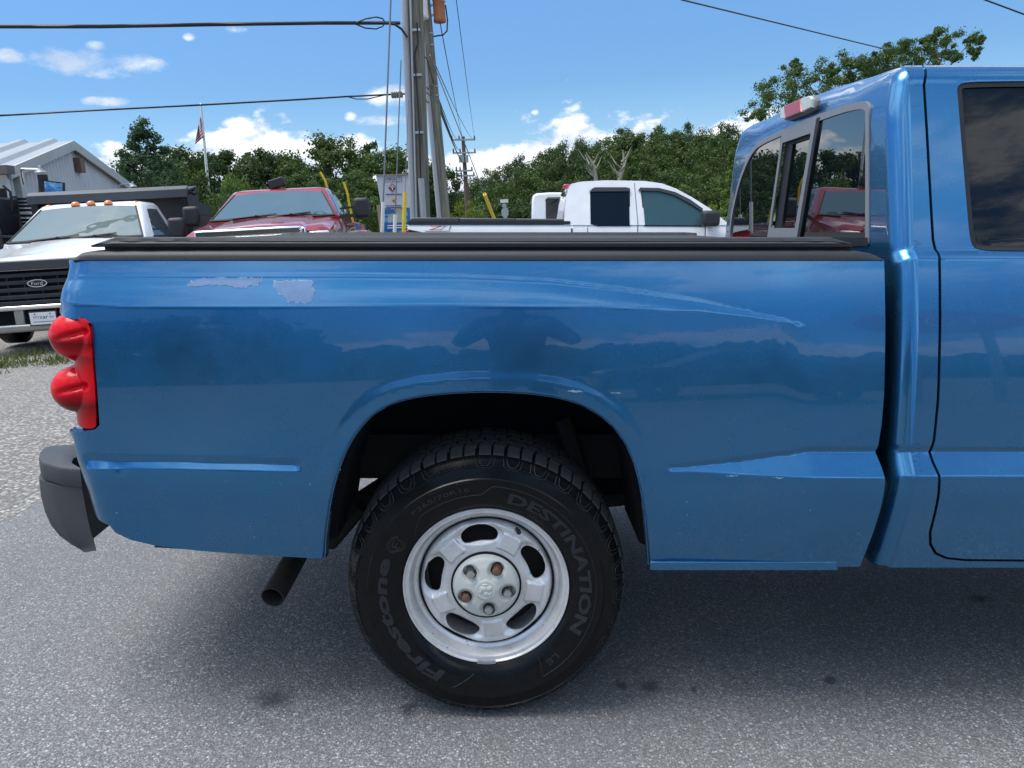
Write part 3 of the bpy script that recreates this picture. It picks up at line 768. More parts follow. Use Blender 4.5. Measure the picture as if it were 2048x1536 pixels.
# ------------------------------------------------------------------ wheel: tyre, steel rim, cap, nuts
def tyre_mat():
    q = NT('tyre_rubber'); q.set(Base_Color=q.mix(q.noise(30, 5), (.003, .0035, .004), (.008, .0085, .010)), Roughness=q.ramp(q.noise(9, 4), ((.3, .12), (.7, .34))), Specular_IOR_Level=.22)
    q.bump(q.noise(160, 2), .08, .001); return q.m
M_TYRE = tyre_mat(); M_TREAD = simple('tread_rubber', (.030, .031, .034), .8, var=.3, scale=40)
M_LETTER = simple('raised_rubber_lettering', (.016, .017, .020), .6, var=.1)
def rim_mat():
    q = NT('silver_wheel_paint'); c = q.ramp(q.noise(62, 5, .72), ((.0, .70), (.64, .80), (.675, .05)))
    g = q.ramp(q.noise(11, 6, .7), ((.45, 0.0), (.75, .45)))
    q.set(Base_Color=q.mix(g, c, (.34, .31, .27)), Roughness=.36, Metallic=.45, Coat_Weight=.3, Coat_Roughness=.2); return q.m
M_RIM = rim_mat(); M_CAP = simple('cream_hub_cap', (.62, .63, .58), .4, var=.06, scale=20); M_NUT = simple('zinc_lug_nut', (.55, .56, .54), .3, metal=.9, var=.2, scale=60)
M_RUSTNUT = simple('rusty_lug_nut', (.20, .11, .08), .6, metal=.4, var=.5, scale=90)
WSHIFT = Vector((WX, 0, WZ))
SIDE_PROF = [(.2175, .010), (.226, .000), (.240, -.010), (.262, -.019), (.285, -.023), (.305, -.024), (.312, -.0265), (.316, -.0265), (.319, -.0235), (.335, -.020), (.348, -.0165), (.350, -.0185), (.354, -.0175), (.356, -.013), (.366, -.004), (.374, .008)]
def sc(r): return r if r < .2175 else .2175 + (r - .2175) * .934
SIDE_PROF = [(sc(r), h) for r, h in SIDE_PROF]
def sidey(r): return WY + np.interp(r, [p[0] for p in SIDE_PROF], [p[1] for p in SIDE_PROF])
def make_wheel(parent_name='rear_wheel'):
    w = bpy.data.objects.new('wheel', None); COL.objects.link(w); w.parent = blue; w.location = WSHIFT - BASE; w.empty_display_size = .1
    off = WSHIFT
    def fl(mb):      # flatten where the tyre meets the tarmac
        mb.v = [(x, y - (.010 * max(0, (.06 - z)) / .06 if z < .06 else 0), max(z, .0005)) for x, y, z in mb.v]; return mb
    mb = MB(); prof = [(r, WY + h) for r, h in SIDE_PROF] + [(sc(r), WY + h) for r, h in ((.3785, .022), (.379, .10), (.379, .16), (.3785, .215), (.366, .240), (.34, .258), (.29, .262), (.24, .25), (.215, .235))]
    mb.lathe(prof, 144, (WX, 0, WZ), 'Y'); fl(mb).build('tyre', M_TYRE, w, off, smooth=28)
    # tread lugs
    mb = MB(); rnd = random.Random(2); NB = 62
    def blk(a0, a1, y0, y1, r0, r1, skew=0.0, droop=0.0):
        vs = []
        for r in (r0, r1):
            for (a, y) in ((a0, y0), (a1, y0), (a1 + skew, y1), (a0 + skew, y1)):
                rr = sc(r - (droop if y == y0 else 0))
                vs.append((WX + rr * math.cos(a), WY + y, WZ + rr * math.sin(a)))
        mb.add(vs, [(3, 2, 1, 0), (4, 5, 6, 7), (0, 1, 5, 4), (1, 2, 6, 5), (2, 3, 7, 6), (3, 0, 4, 7)])
    for i in range(NB):
        a = 2 * math.pi * i / NB; st = 2 * math.pi / NB; g = .10 * st if i % 2 else .2 * st
        blk(a + g, a + st - .06 * st, .012, .052, .365, .3875, 0, .009)
        blk(a + g, a + st - .06 * st, .000, .013, .352, .3775, 0, .011)
        for k, (y0, y1) in enumerate(((.058, .095), (.102, .140), (.147, .185))):
            o = (k % 2) * st * .5
            blk(a + o + .12 * st, a + o + st * .92, y0, y1, .365, .3885, st * .25 * (1 if k % 2 else -1))
        blk(a + .1 * st, a + st * .94, .192, .232, .365, .3875, 0, 0)
    t = fl(mb).build('tread', M_TREAD, w, off, smooth=0); tag(t, kind='stuff')
    # U-shaped shoulder figures and fine ribs on the sidewall
    mb = MB()
    for i in range(31):
        a = 2 * math.pi * (i + .3) / 31; st = 2 * math.pi / 31
        for k0, k1 in ((.10, .80), (.22, .68)):
            rr0 = .347 if k0 < .2 else .353
            path = [(t9, sc(r9)) for t9, r9 in [(a + k0 * st, .370), (a + k0 * st + .01, rr0 + .006), (a + k0 * st + .03, rr0), (a + k1 * st - .03, rr0), (a + k1 * st - .01, rr0 + .006), (a + k1 * st, .370)]]
            mb.tube([(WX + r * math.cos(t_), float(sidey(r)) - .0006, WZ + r * math.sin(t_)) for t_, r in path], .0010, 4, cap=False)
    fl(mb).build('shoulder_pattern', M_LETTER, w, off)
    # raised lettering bent round the sidewall
    def arc_text(txt, a_start, a_end, r_base, h, name, lift=.0018, italic=0.0):
        m_ = MB(); vs, fs = text_faces(txt, bold=.035 if h > .03 else .0)
        x0 = min(v.x for v in vs); x1 = max(v.x for v in vs); y0 = min(v.y for v in vs); y1 = max(v.y for v in vs)
        top, bot = [], []
        for v in vs:
            yy = (v.y - y0) / (y1 - y0); r = sc(r_base + h * yy)
            a = a_start + (a_end - a_start) * ((v.x + italic * (v.y - y0) - x0) / (x1 - x0))
            y = float(sidey(r)); top.append((WX + r * math.cos(a), y - lift, WZ + r * math.sin(a))); bot.append((WX + r * math.cos(a), y + .0005, WZ + r * math.sin(a)))
        n = len(vs); ed = {}
        for f in fs:
            for i in range(len(f)): ed[(f[i], f[(i + 1) % len(f)])] = 1
        sides = [(a, b, n + b, n + a) for (a, b) in ed if (b, a) not in ed]
        m_.add(top + bot, fs + sides); return m_.build(name, M_LETTER, w, off, smooth=0, fix=False)
    arc_text('DESTINATION', R(77), R(-27), .250, .034, 'lettering')
    arc_text('Firestone', R(245), R(161), .262, .036, 'lettering', italic=.12)
    arc_text('LE', R(-44), R(-52), .262, .016, 'lettering')
    arc_text('P265/70R16', R(131), R(98), .284, .013, 'lettering')
    arc_text('M+S TUBELESS RADIAL', R(118), R(97), .306, .007, 'lettering')
    # thin moulded lines
    mb = MB()
    def arcl(a0, a1, r0, r1=None, n=24):
        r1 = sc(r0 if r1 is None else r1); r0 = sc(r0)
        mb.tube([(WX + (r0 + (r1 - r0) * i / n) * math.cos(R(a0 + (a1 - a0) * i / n)), float(sidey(r0 + (r1 - r0) * i / n)) - .0004, WZ + (r0 + (r1 - r0) * i / n) * math.sin(R(a0 + (a1 - a0) * i / n))) for i in range(n + 1)], .0009, 4, cap=False)
    arcl(-58, 86, .296); arcl(86, 92, .296, .270, 4); arcl(92, 128, .270); arcl(128, 140, .270, .242, 4); arcl(-58, -54, .296, .235, 4); arcl(252, 262, .300, .250, 5)
    # maker's shield with an F
    c0 = R(151); rc_ = .268
    for rad in (.024, .019):
        pth = []
        for i in range(17):
            t_ = 2 * math.pi * i / 16; rr = sc(rc_ + rad * math.cos(t_)); aa = c0 + rad * math.sin(t_) * (1.0 if math.cos(t_) > 0 else .75) / rc_
            pth.append((WX + rr * math.cos(aa), float(sidey(rr)) - .0006, WZ + rr * math.sin(aa)))
        mb.tube(pth, .0012, 4, cap=False)
    fl(mb).build('moulded_line', M_LETTER, w, off)
    arc_text('F', c0 + .032, c0 - .032, rc_ - .012, .024, 'lettering')
    # glossy bare band is just the tyre; steel rim --------------------------------
    mb = MB(); prof = [(.2120, WY + .012), (.2150, WY + .004), (.2180, WY - .001), (.2205, WY - .001), (.2215, WY + .003), (.2195, WY + .006), (.2120, WY + .004), (.2060, WY + .006), (.2015, WY + .014), (.1985, WY + .026), (.1950, WY + .034), (.1880, WY + .037), (.1830, WY + .041), (.1790, WY + .055), (.1775, WY + .10), (.1775, WY + .20)]
    mb.lathe(prof, 96, (WX, 0, WZ), 'Y'); mb.build('rim_flange', M_RIM, w, off, smooth=40)
    HA = [R(97.5 + 72 * k) for k in range(5)]
    def oval(a):
        pts = []
        for i in range(28):
            t_ = 2 * math.pi * i / 28; cx, sy = math.cos(t_), math.sin(t_)
            tx = .053 * math.copysign(abs(cx) ** .75, cx); ty = .0205 * math.copysign(abs(sy) ** .8, sy)
            r = .1475 + ty - .5 * tx * tx / .15 + (.006 if ty < 0 else 0) * (1 - (tx / .05) ** 2) * -1
            ang = a - tx / .1475
            pts.append((WX + r * math.cos(ang), WZ + r * math.sin(ang)))
        return pts
    def disc_dep(X, Z):
        dx, dz = X - WX, Z - WZ; r = np.hypot(dx, dz); a = np.arctan2(dz, dx)
        y = np.interp(r, [0, .07, .085, .10, .125, .150, .162, .170, .176, .180], [.016, .016, .017, .019, .0215, .024, .020, .021, .034, .050])
        for k in range(5):
            da = (a - R(97.5 + 36 + 72 * k) + np.pi) % (2 * np.pi) - np.pi; t_ = da * r
            pad = (1 - sst(np.abs(t_), .025, .030)) * sst(r, .106, .112) * (1 - sst(r, .150, .156)); y = y - .0065 * pad
            db = (a - R(97.5 + 72 * k) + np.pi) % (2 * np.pi) - np.pi; tb = db * .1475; e = np.sqrt((tb / .062) ** 2 + ((r - .1475) / .032) ** 2)
            y = y + .009 * (1 - sst(e, .75, 1.15))
        return y + (WY - Y0)
    th = np.linspace(0, 2 * np.pi, 97)[:-1]
    outl = [(WX + .1795 * math.cos(t_), WZ + .1795 * math.sin(t_)) for t_ in th]; inn = [(WX + .06 * math.cos(t_), WZ + .06 * math.sin(t_)) for t_ in th[::2]]
    g = np.arange(-.18, .181, .0045)
    sheet('rim_disc', outl, [inn] + [oval(a) for a in HA], WX + g, WZ + g, disc_dep, M_RIM, w, off, side3, sideN, flange=.006, step=.006)
    mb = MB(); mb.lathe([(.01, WY + .09), (.15, WY + .09), (.165, WY + .10), (.17, WY + .16)], 40, (WX, 0, WZ), 'Y'); mb.build('brake_drum', simple('dark_rusty_drum', (.022, .017, .015), .8, var=.5, scale=40), w, off)
    mb = MB(); mb.lathe([(.088, WY + .013), (.0945, WY + .0125), (.0945, WY + .022), (.088, WY + .022)], 48, (WX, 0, WZ), 'Y'); mb.build('cap_gap_shade', M_GAP, w, off)  # black ring painted in as the shade between cap and rim
    mb = MB(); mb.lathe([(.1765, WY + .046), (.182, WY + .038), (.1825, WY + .045), (.178, WY + .055)], 72, (WX, 0, WZ), 'Y'); mb.build('rim_crevice_shade', M_GAP, w, off)  # black ring in the rim groove, its shade put into the colour
    # hub cap with five nut pockets
    NA = [R(-83 + 72 * k) for k in range(5)]; rp = .0585
    pock = [[(WX + rp * math.cos(a) + .0165 * math.cos(t_) + (.006 * math.cos(a) if math.cos(t_ - a) > 0 else 0), WZ + rp * math.sin(a) + .0165 * math.sin(t_) + (.006 * math.sin(a) if math.cos(t_ - a) > 0 else 0)) for t_ in np.linspace(0, 2 * np.pi, 21)[:-1]] for a in NA]
    def cap_dep(X, Z):
        r = np.hypot(X - WX, Z - WZ)
        y = np.interp(r, [0, .027, .029, .034, .060, .080, .086, .0895], [-.018, -.018, -.015, -.0145, -.010, -.003, .004, .014])
        for a in NA:
            d = np.hypot(X - WX - rp * math.cos(a), Z - WZ - rp * math.sin(a)); y = y + .008 * (1 - sst(d, .0165, .026))
        return y + (WY - Y0)
    outc = [(WX + .0895 * math.cos(t_), WZ + .0895 * math.sin(t_)) for t_ in th]
    g2 = np.arange(-.09, .0901, .003)
    sheet('hub_cap', outc, pock, WX + g2, WZ + g2, cap_dep, M_CAP, w, off, side3, sideN, flange=.022, step=.004)
    mb = MB()      # ram's head in low relief
    def blob(cx, cz, rx, rz_, h=.0035, rot=0):
        n_ = 14; vs = [(WX + cx, WY - .018 - h, WZ + cz)]
        for k, hh in ((.6, .8), (1, 0)):
            for i in range(n_):
                t_ = 2 * math.pi * i / n_; x, z = rx * k * math.cos(t_), rz_ * k * math.sin(t_)
                vs.append((WX + cx + x * math.cos(rot) - z * math.sin(rot), WY - .018 - h * hh, WZ + cz + x * math.sin(rot) + z * math.cos(rot)))
        mb.add(vs, [(0, 1 + i, 1 + (i + 1) % n_) for i in range(n_)] + [(1 + i, 1 + n_ + i, 1 + n_ + (i + 1) % n_, 1 + (i + 1) % n_) for i in range(n_)])
    blob(-.005, .004, .013, .010); blob(.009, .005, .009, .009); blob(.001, -.009, .007, .010, rot=.5); blob(-.002, .016, .010, .003, .002); blob(.011, -.010, .003, .009, .003, -.6); blob(-.014, -.004, .004, .007, .003)
    mb.build('emblem', M_CAP, w, off)
    for k, a in enumerate(NA):
        c = Vector((WX + rp * math.cos(a), WY, WZ + rp * math.sin(a)))
        mb = MB(); mb.lathe([(.0145, .020), (.0145, .004), (.0118, -.002), (.0118, -.002)], 20, c, 'Y'); mb.lathe([(.0112, 0), (.0112, -.016), (.0095, -.021), (.004, -.0225), (.0001, -.0225)], 6, c, 'Y')
        mb.build('lug_nut', M_RUSTNUT if k in (2, 4) else M_NUT, w, off, smooth=30)
    mb = MB(); a = R(62); p0 = Vector((WX + .172 * math.cos(a), WY + .035, WZ + .172 * math.sin(a))); p1 = Vector((WX + .186 * math.cos(a), WY - .004, WZ + .178 * math.sin(a)))
    mb.tube([p0, p0.lerp(p1, .5), p0.lerp(p1, .55), p1], [.0045, .0045, .0065, .0065], 8); mb.build('valve_stem', M_SEAL, w, off)
    mb = MB()
    vs = []; n_ = 9
    for r, h in ((.2145, -.004), (.2225, -.004), (.2225, .004), (.2145, .004)):
        for i in range(n_):
            a = R(-96.5 + 13 * i / (n_ - 1)); vs.append((WX + r * math.cos(a), WY + h - .001, WZ + r * math.sin(a)))
    mb.add(vs, [(k * n_ + i, k * n_ + i + 1, ((k + 1) % 4) * n_ + i + 1, ((k + 1) % 4) * n_ + i) for k in range(4) for i in range(n_ - 1)] + [(0, n_, 2 * n_, 3 * n_), (n_ - 1, 4 * n_ - 1, 3 * n_ - 1, 2 * n_ - 1)])
    mb.build('wheel_weight', M_STEEL, w, off)
    return w
wheel = make_wheel()
def mini_wheel(x, y, sgn):
    mb = MB(); prof = [(.05, -.0), (.16, .02), (.215, 0), (.29, -.022), (.352, -.016), (.376, .01), (.385, .03), (.385, .2), (.36, .24), (.22, .24)]
    mb.lathe([(r, y + h * sgn) for r, h in prof], 48, (x, 0, WZ), 'Y'); mb.v = [(a, b, max(c, .0005)) for a, b, c in mb.v]; return mb.build('wheel', M_TYRE, blue, BASE, smooth=30)
mini_wheel(WX, 2 * YC - WY, -1); mini_wheel(WX + 3.33, WY, 1); mini_wheel(WX + 3.33, 2 * YC - WY, -1)

# ------------------------------------------------------------------ cab
CR = .042; XB = .955; ZROOF = 1.667; RR = .05
GH0 = TOPB + .024
GC = [curve_xz([(a, b) for a, b in q]) for q in ([(1700, 894), (2300, 894)], [(1700, 904), (2300, 904)], [(1700, 946), (2300, 946)])]
def cab_prof(Z):
    y = fB(np.minimum(Z, 1.238))
    y = y + .024 * sst(Z, 1.236, 1.262)
    y = y + np.clip(Z - 1.25, 0, ZROOF - 1.25) * math.tan(R(13.0)) + .010 * np.clip((Z - 1.25) / .42, 0, 1) ** 2
    q = np.clip((Z - ZROOF) / RR, 0, .985); y = y + RR * (1 - np.sqrt(1 - q * q)) + np.clip(Z - ZROOF, 0, .05) * .1
    return y
def cab_dep(X, Z):
    X = np.asarray(X, float); Z = np.asarray(Z, float)
    return cab_prof(Z) + groove(X, Z, GC, -9, 9, .006, .62) + .4 * wave(X * .7 + 2, Z)
def corner_r(Z): return CR + 0 * np.asarray(Z, float)
def roof_r(Y): return CR + .045 * sst(np.minimum(Y, 2 * YC - Y), 2.09, 2.40)
cs = lambda pts: [xz(a, b, cab_prof) for a, b in pts]
zedge = np.linspace(.47, 1.71, 60)
left_edge = [(XB + float(corner_r(z)), float(z)) for z in zedge]
seam = cs([(1843, 124), (1848, 170), (1853, 250), (1858, 340), (1863, 430), (1866, 478), (1869, 493), (1876, 506), (1879, 525), (1880, 600), (1879, 700), (1876, 800), (1868, 880), (1861, 905), (1862, 922), (1867, 945), (1866, 985), (1860, 1030), (1855, 1060), (1857, 1085), (1868, 1104), (1890, 1114), (1930, 1118), (2048, 1119), (2300, 1119), (2600, 1119)])
ztop = 1.714
seam[0] = (seam[0][0], ztop)
gl, grr = offs(seam, -.0035), offs(seam, .0035)
gl[0] = (gl[0][0], ztop); grr[0] = (grr[0][0], ztop)
zbot = xz(1900, 1133, cab_prof)[1]
corner_out = [(XB + float(corner_r(zbot)), zbot)] + [p for p in left_edge if zbot + .01 < p[1] < ztop - .005] + [(XB + float(corner_r(ztop)), ztop)] + gl + [(gl[-1][0], zbot)]
zc = np.arange(.45, 1.72, .012); zc = np.unique(np.concatenate([zc, np.arange(.69, .80, .005), np.arange(1.22, 1.28, .005), np.arange(1.66, 1.72, .005)]))
sheet('cab_side', corner_out, [], np.arange(.9, 2.6, .02), no_close(zc, .003), cab_dep, M_BLUE, blue, BASE, side3, sideN, flange=.02, step=.012)
XD = 1.72
gd = [p for p in grr if p[0] < XD - .01]
win = smooth_poly(cs([(1913, 166), (1960, 163), (2048, 162), (2360, 160), (2330, 300), (2300, 505), (2048, 503), (1960, 502), (1941, 490), (1935, 430), (1924, 300), (1916, 200)]), 2, True)
door_out = gd + [(XD, grr[-1][1]), (XD, ztop)]
sheet('rear_door', door_out, [win], np.arange(.95, 1.8, .02), no_close(zc, .003), cab_dep, M_BLUE, blue, BASE, side3, sideN, flange=.02, step=.012)
def shrink(poly, d):
    cx = sum(p[0] for p in poly) / len(poly); cz = sum(p[1] for p in poly) / len(poly); n = len(poly); out = []
    for i in range(n):
        a, b = poly[i - 1], poly[(i + 1) % n]; tx, tz = b[0] - a[0], b[1] - a[1]; l = max(1e-9, math.hypot(tx, tz)); nx, nz = -tz / l, tx / l
        if (cx - poly[i][0]) * nx + (cz - poly[i][1]) * nz < 0: nx, nz = -nx, -nz
        out.append((poly[i][0] + nx * d, poly[i][1] + nz * d))
    return out
wgl = lambda X, Z: cab_dep(X, Z) + .008
sheet('window_seal', shrink(win, .0015), [shrink(win, .013)], np.arange(1, 2, .1), np.arange(1, 2, .1), lambda X, Z: cab_dep(X, Z) + .003, M_SEAL, blue, BASE, side3, sideN, flange=.01, step=.015)
sheet('side_window', shrink(win, .008), [], np.arange(.95, 1.8, .03), np.arange(1.2, 1.7, .03), wgl, M_TINT, blue, BASE, side3, sideN, flange=0, step=.02)
# near-black backing sheet, painted as the shade seen through the shut lines
sheet('shut_line_backing', [(XB + .04, zbot + .02), (XB + .06, 1.69), (1.75, 1.69), (1.75, zbot + .02)], [], np.arange(.95, 1.8, .06), np.arange(.4, 1.7, .04), lambda X, Z: cab_dep(X, Z) + .020, M_GAP, blue, BASE, side3, sideN, flange=0, step=.05)
# front door, fender and hood continue out of the picture
win2 = [(1.78, 1.28), (2.62, 1.28), (2.30, 1.63), (1.80, 1.645)]
sheet('front_door', [(XD + .007, .50), (2.75, .50), (2.78, 1.23), (2.40, ztop), (XD + .007, ztop)], [win2], np.arange(1.7, 2.9, .05), no_close(zc, .003)[::2], cab_dep, M_BLUE, blue, BASE, side3, sideN, flange=.02, step=.03)
sheet('side_window', win2, [], np.arange(1.7, 2.9, .06), np.arange(1.2, 1.7, .05), wgl, M_TINT, blue, BASE, side3, sideN, flange=0, step=.05)
farch = [(WX + 3.33 + .44 * math.cos(t_), .42 + .44 * math.sin(t_)) for t_ in np.linspace(math.pi, 0, 20)]
sheet('front_fender', [(2.757, .50), (farch[0][0], .50)] + [p for p in farch if p[1] > .5] + [(farch[-1][0], .50), (4.05, .55), (4.10, .95), (4.0, 1.12), (2.80, 1.22)], [], np.arange(2.7, 4.2, .06), no_close(zc, .003)[::3], cab_dep, M_BLUE, blue, BASE, side3, sideN, flange=.02, step=.04)
mb = MB(); secs = []
for x, z, hw in ((2.75, 1.235, .80), (3.2, 1.20, .79), (3.7, 1.15, .77), (4.0, 1.09, .74), (4.06, .98, .74)):
    secs.append([Vector((x, YC - hw - .04, z - .04)), Vector((x, YC - hw, z)), Vector((x, YC - .4, z + .035)), Vector((x, YC, z + .045)), Vector((x, YC + .4, z + .035)), Vector((x, YC + hw, z)), Vector((x, YC + hw + .04, z - .04)), Vector((x, YC, z - .3))])
mb.loft(secs); mb.build('hood', M_BLUE, blue, BASE, smooth=40)
mb = MB(); mb.box((4.05, YC, .75), (.12, 1.66, .5)); mb.build('grille', M_PLASTIC, blue, BASE, bevel=.03)
mb = MB(); mb.prism([(2.72, YC - .68, 1.24), (2.72, YC + .68, 1.24), (2.36, YC + .60, 1.69), (2.36, YC - .60, 1.69)], (.01, 0, .01)); mb.build('windscreen', M_TINT, blue, BASE)
# roof skin
sec_half = []
for z in np.linspace(1.712, 1.7165, 2): sec_half.append((Y0 + float(cab_prof(z)), float(z)))
yr0, zr0 = sec_half[-1]
half = [(yr0 - .004, 1.708), (yr0, zr0)] + [(yr0 + (YC - yr0) * t_, zr0 + .032 * (1 - (1 - t_) ** 2)) for t_ in (.06, .15, .3, .5, .75, 1.0)]
full = half + [(2 * YC - y, z) for y, z in reversed(half[:-1])]
mb = MB(); secs = []
for x in (1.035, 1.1, 1.5, 2.0, 2.35): secs.append([Vector(((XB + float(roof_r(y)) - .002 + .02 * float(sst(z, 1.58, 1.74))) if x < 1.05 else x, y, z)) for y, z in full])
mb.loft(secs, cap=False, closed=False); mb.build('roof', M_BLUE, blue, BASE, smooth=60, fix=False)
# back of the cab
zz_ = np.unique(np.concatenate([np.linspace(zbot, 1.66, 50), np.arange(.69, .79, .006), np.arange(1.225, 1.28, .006), np.linspace(1.667, 1.7135, 10)]))
hb = [(Y0 + float(cab_dep(XB + CR, z)) , float(z)) for z in zz_]
ob_ = hb + [(y, z) for y, z in full[2:-2]] + [(2 * YC - y, z) for y, z in reversed(hb)]
OB = np.array(ob_)
def back_dep(Yv, Zv):
    P = np.c_[np.ravel(Yv), np.ravel(Zv)]; d = dist_poly(P, OB); d = np.where(inside(P, ob_), d, -d).reshape(np.shape(Yv)); r = roof_r(np.asarray(Yv, float))
    q = np.clip(1 - d / r, 0, 1.0)
    return r * (1 - np.sqrt(1 - q * q)) + .02 * sst(Zv, 1.58, 1.74)
back3 = lambda a, b, c: (float(XB + c), float(a), float(b)); backN = lambda du, dw: Vector((-1.0, float(du), float(dw)))
def bx(pts, X=XB): return [(p.y, p.z) for p in (PTX(a, b, X) for a, b in pts)]
wo = smooth_poly(bx([(1738, 215), (1733, 206), (1720, 206), (1690, 213), (1640, 231), (1565, 262), (1530, 278), (1510, 292), (1495, 318), (1479, 360), (1467, 410), (1462, 440), (1459, 470), (1459, 486), (1463, 490), (1600, 490), (1734, 490), (1738, 487), (1738, 470), (1738, 360), (1738, 235)]), 1, True)
yy_ = np.unique(np.concatenate([np.arange(1.86, 2.3, .010), np.arange(2.3, 3.3, .03), np.arange(3.3, 3.7, .012)])); 
sheet('cab_back', ob_, [wo], yy_, np.unique(np.concatenate([np.arange(.46, 1.5, .03), np.arange(1.5, 1.75, .008)])), back_dep, M_BLUE, blue, BASE, back3, backN, flange=.02, step=.012, extra=[p for d_ in (.002, .005, .010, .016, .023, .031, .040, .052, .066) for s_ in (1, -1) for p in offs(resample(ob_, .012, False), d_ * s_)])
mb = MB(); mb.box((1.8, YC, .50), (1.66, 1.66, .06)); mb.build('cab_floor', M_CHASSIS, blue, BASE)
# rear window: frame, panes, slider
def bsheet(name, pts, mat, dx, holes=(), flange=.006, sm=0, parent=blue):
    o_ = bx(pts); h_ = [bx(h) for h in holes]
    if sm: o_ = smooth_poly(o_, sm, True)
    return sheet(name, o_, h_, np.arange(2, 3.5, .15), np.arange(1.2, 1.7, .1), lambda a, b: np.zeros(np.shape(a)) + dx, mat, parent, BASE, back3, backN, flange=flange, step=.04)
fr = shrink(wo, -.004)
fri = shrink(wo, .016)
sheet('rear_window_frame', fr, [fri], np.arange(2, 3.5, .2), np.arange(1.2, 1.7, .2), lambda a, b: np.zeros(np.shape(a)) - .003, M_GREY, blue, BASE, back3, backN, flange=.02, step=.02)
bsheet('rear_window', [(1641, 236), (1690, 219), (1734, 211), (1737, 217), (1737, 478), (1600, 478)], M_REARGLASS, .002)
bsheet('rear_window', [(1561, 268), (1535, 282), (1513, 297), (1498, 324), (1482, 366), (1470, 416), (1464, 478), (1535, 478), (1550, 380)], M_REARGLASS, .002)
bsheet('rear_window', [(1621, 272), (1578, 287), (1553, 462), (1592, 462)], M_REARGLASS, .016)
bsheet('slider_frame', [(1636, 240), (1566, 264), (1536, 478), (1601, 478)], M_GREY, -.004, [[(1624, 266), (1567, 286), (1543, 456), (1592, 456)]])
bsheet('slider_seal', [(1625, 264), (1566, 285), (1542, 460), (1594, 460)], M_SEAL, .010, [[(1621, 274), (1580, 288), (1557, 456), (1592, 456)]])
bsheet('slider_seal', [(1642, 234), (1636, 236), (1596, 478), (1602, 478)], M_SEAL, -.005)
bsheet('rear_window_sill', [(1738, 475), (1600, 475), (1600, 492), (1738, 492)], M_SEAL, -.004)
mb = MB(); mb.box((1.25, YC, 1.25), (.02, 1.1, .5)); mb.box((1.4, YC, .9), (.8, 1.4, .4)); mb.build('seat_back', M_GAP, blue, BASE)
# high brake light
bl = [(1568, 214), (1580, 207), (1612, 193), (1628, 190), (1634, 197), (1633, 216), (1626, 223), (1598, 235), (1575, 242), (1567, 238)]
def blamp(name, pts, mat, x0, dx, sm=1):
    q = bx(pts, XB)
    if sm: q = smooth_poly(q, sm, True)
    m_ = MB(); a = [Vector((XB + x0 - dx, y, z)) for y, z in q]; b_ = [Vector((XB + x0, y, z)) for y, z in q]
    cy = sum(p.y for p in a) / len(a); cz = sum(p.z for p in a) / len(a); c_ = [Vector((p.x - .004, cy + (p.y - cy) * .94, cz + (p.z - cz) * .86)) for p in a]
    m_.loft([b_, a, c_]); return m_.build(name, mat, blue, BASE, smooth=30)
M_CLEARLENS = simple('yellowed_clear_lens', (.55, .56, .48), .25, coat=1, var=.15, scale=30); M_REDLENS2 = simple('faded_red_lens', (.42, .05, .07), .4, coat=.5, var=.15, scale=30)
blamp('brake_light_base', bl, M_GREYCAP, .012, .012)
blamp('clear_lens', [(1568, 216), (1575, 212), (1578, 237), (1569, 238)], M_CLEARLENS, .0, .010, 0)
blamp('brake_lens', [(1576, 212), (1608, 198), (1612, 224), (1579, 237)], M_REDLENS2, .0, .012, 0)
blamp('clear_lens', [(1609, 197), (1626, 192), (1632, 198), (1631, 215), (1613, 224)], M_CLEARLENS, .0, .010, 0)

# ================================================================== ground
TR = math.tan(ROLL)
def gz(x, y):
    s = -(x + H * math.sin(ROLL)) * TR + H * (1 - 1 / math.cos(ROLL)) * 0
    s = -TR * (x + H * math.sin(ROLL)) + H * (1 - math.cos(ROLL)) if abs(x) < 60 else 0
    f = lambda t, a, b: max(0., min(1., (t - a) / (b - a)))
    k = f(x, -3.6, -1.6); yl = 4.6 + 13.4 * k * k * (3 - 2 * k)
    w = (1 - f(abs(x), 4.6, 8)) * (1 - f(y, yl, yl + 4)) * (1 - f(-y, 3, 8)); w = w * w * (3 - 2 * w)
    return s * w
def grid_sheet(name, xs, ys, dz, mat, edge=None):
    V = []; n = len(xs)
    for y in ys:
        for i, x in enumerate(xs):
            xx = edge(x, y) if edge else x
            V.append((xx, y, gz(xx, y) + dz))
    Fq = [(j * n + i, j * n + i + 1, (j + 1) * n + i + 1, (j + 1) * n + i) for j in range(len(ys) - 1) for i in range(n - 1)]
    return mesh_np(name, np.array(V), np.array(Fq), mat, smooth=True)
fine = list(np.arange(-8.4, 8.5, .2))
yy = [-60, -40, -25, -15] + list(np.arange(-10, 12.1, .2)) + [13, 14, 15, 16, 17, 18, 19, 20, 21, 22, 25, 32]
XE = -2.42
axs = [XE] + [v for v in fine if v > XE + .1] + [12, 20, 35, 55]
def jag(x, y):
    return x + (.05 * math.sin(y * 2.1) + .035 * math.sin(y * 5.7 + 1) + .02 * math.sin(y * 13.3) if x == XE else 0)
tag(grid_sheet('tarmac', axs, yy, 0, M_ASPHALT, jag), kind='structure')
gxs = [-60, -35, -20, -12] + [v for v in fine if v < -2.0]
tag(grid_sheet('gravel_lot', gxs, yy, -.006, M_GRAVEL), kind='structure')
mb = MB(); mb.add([(-600, -500, -.45), (600, -500, -.45), (600, 900, -.45), (-600, 900, -.45)], [(0, 1, 2, 3)]); tag(mb.build('grass_field', M_FIELD, fix=False), kind='structure')
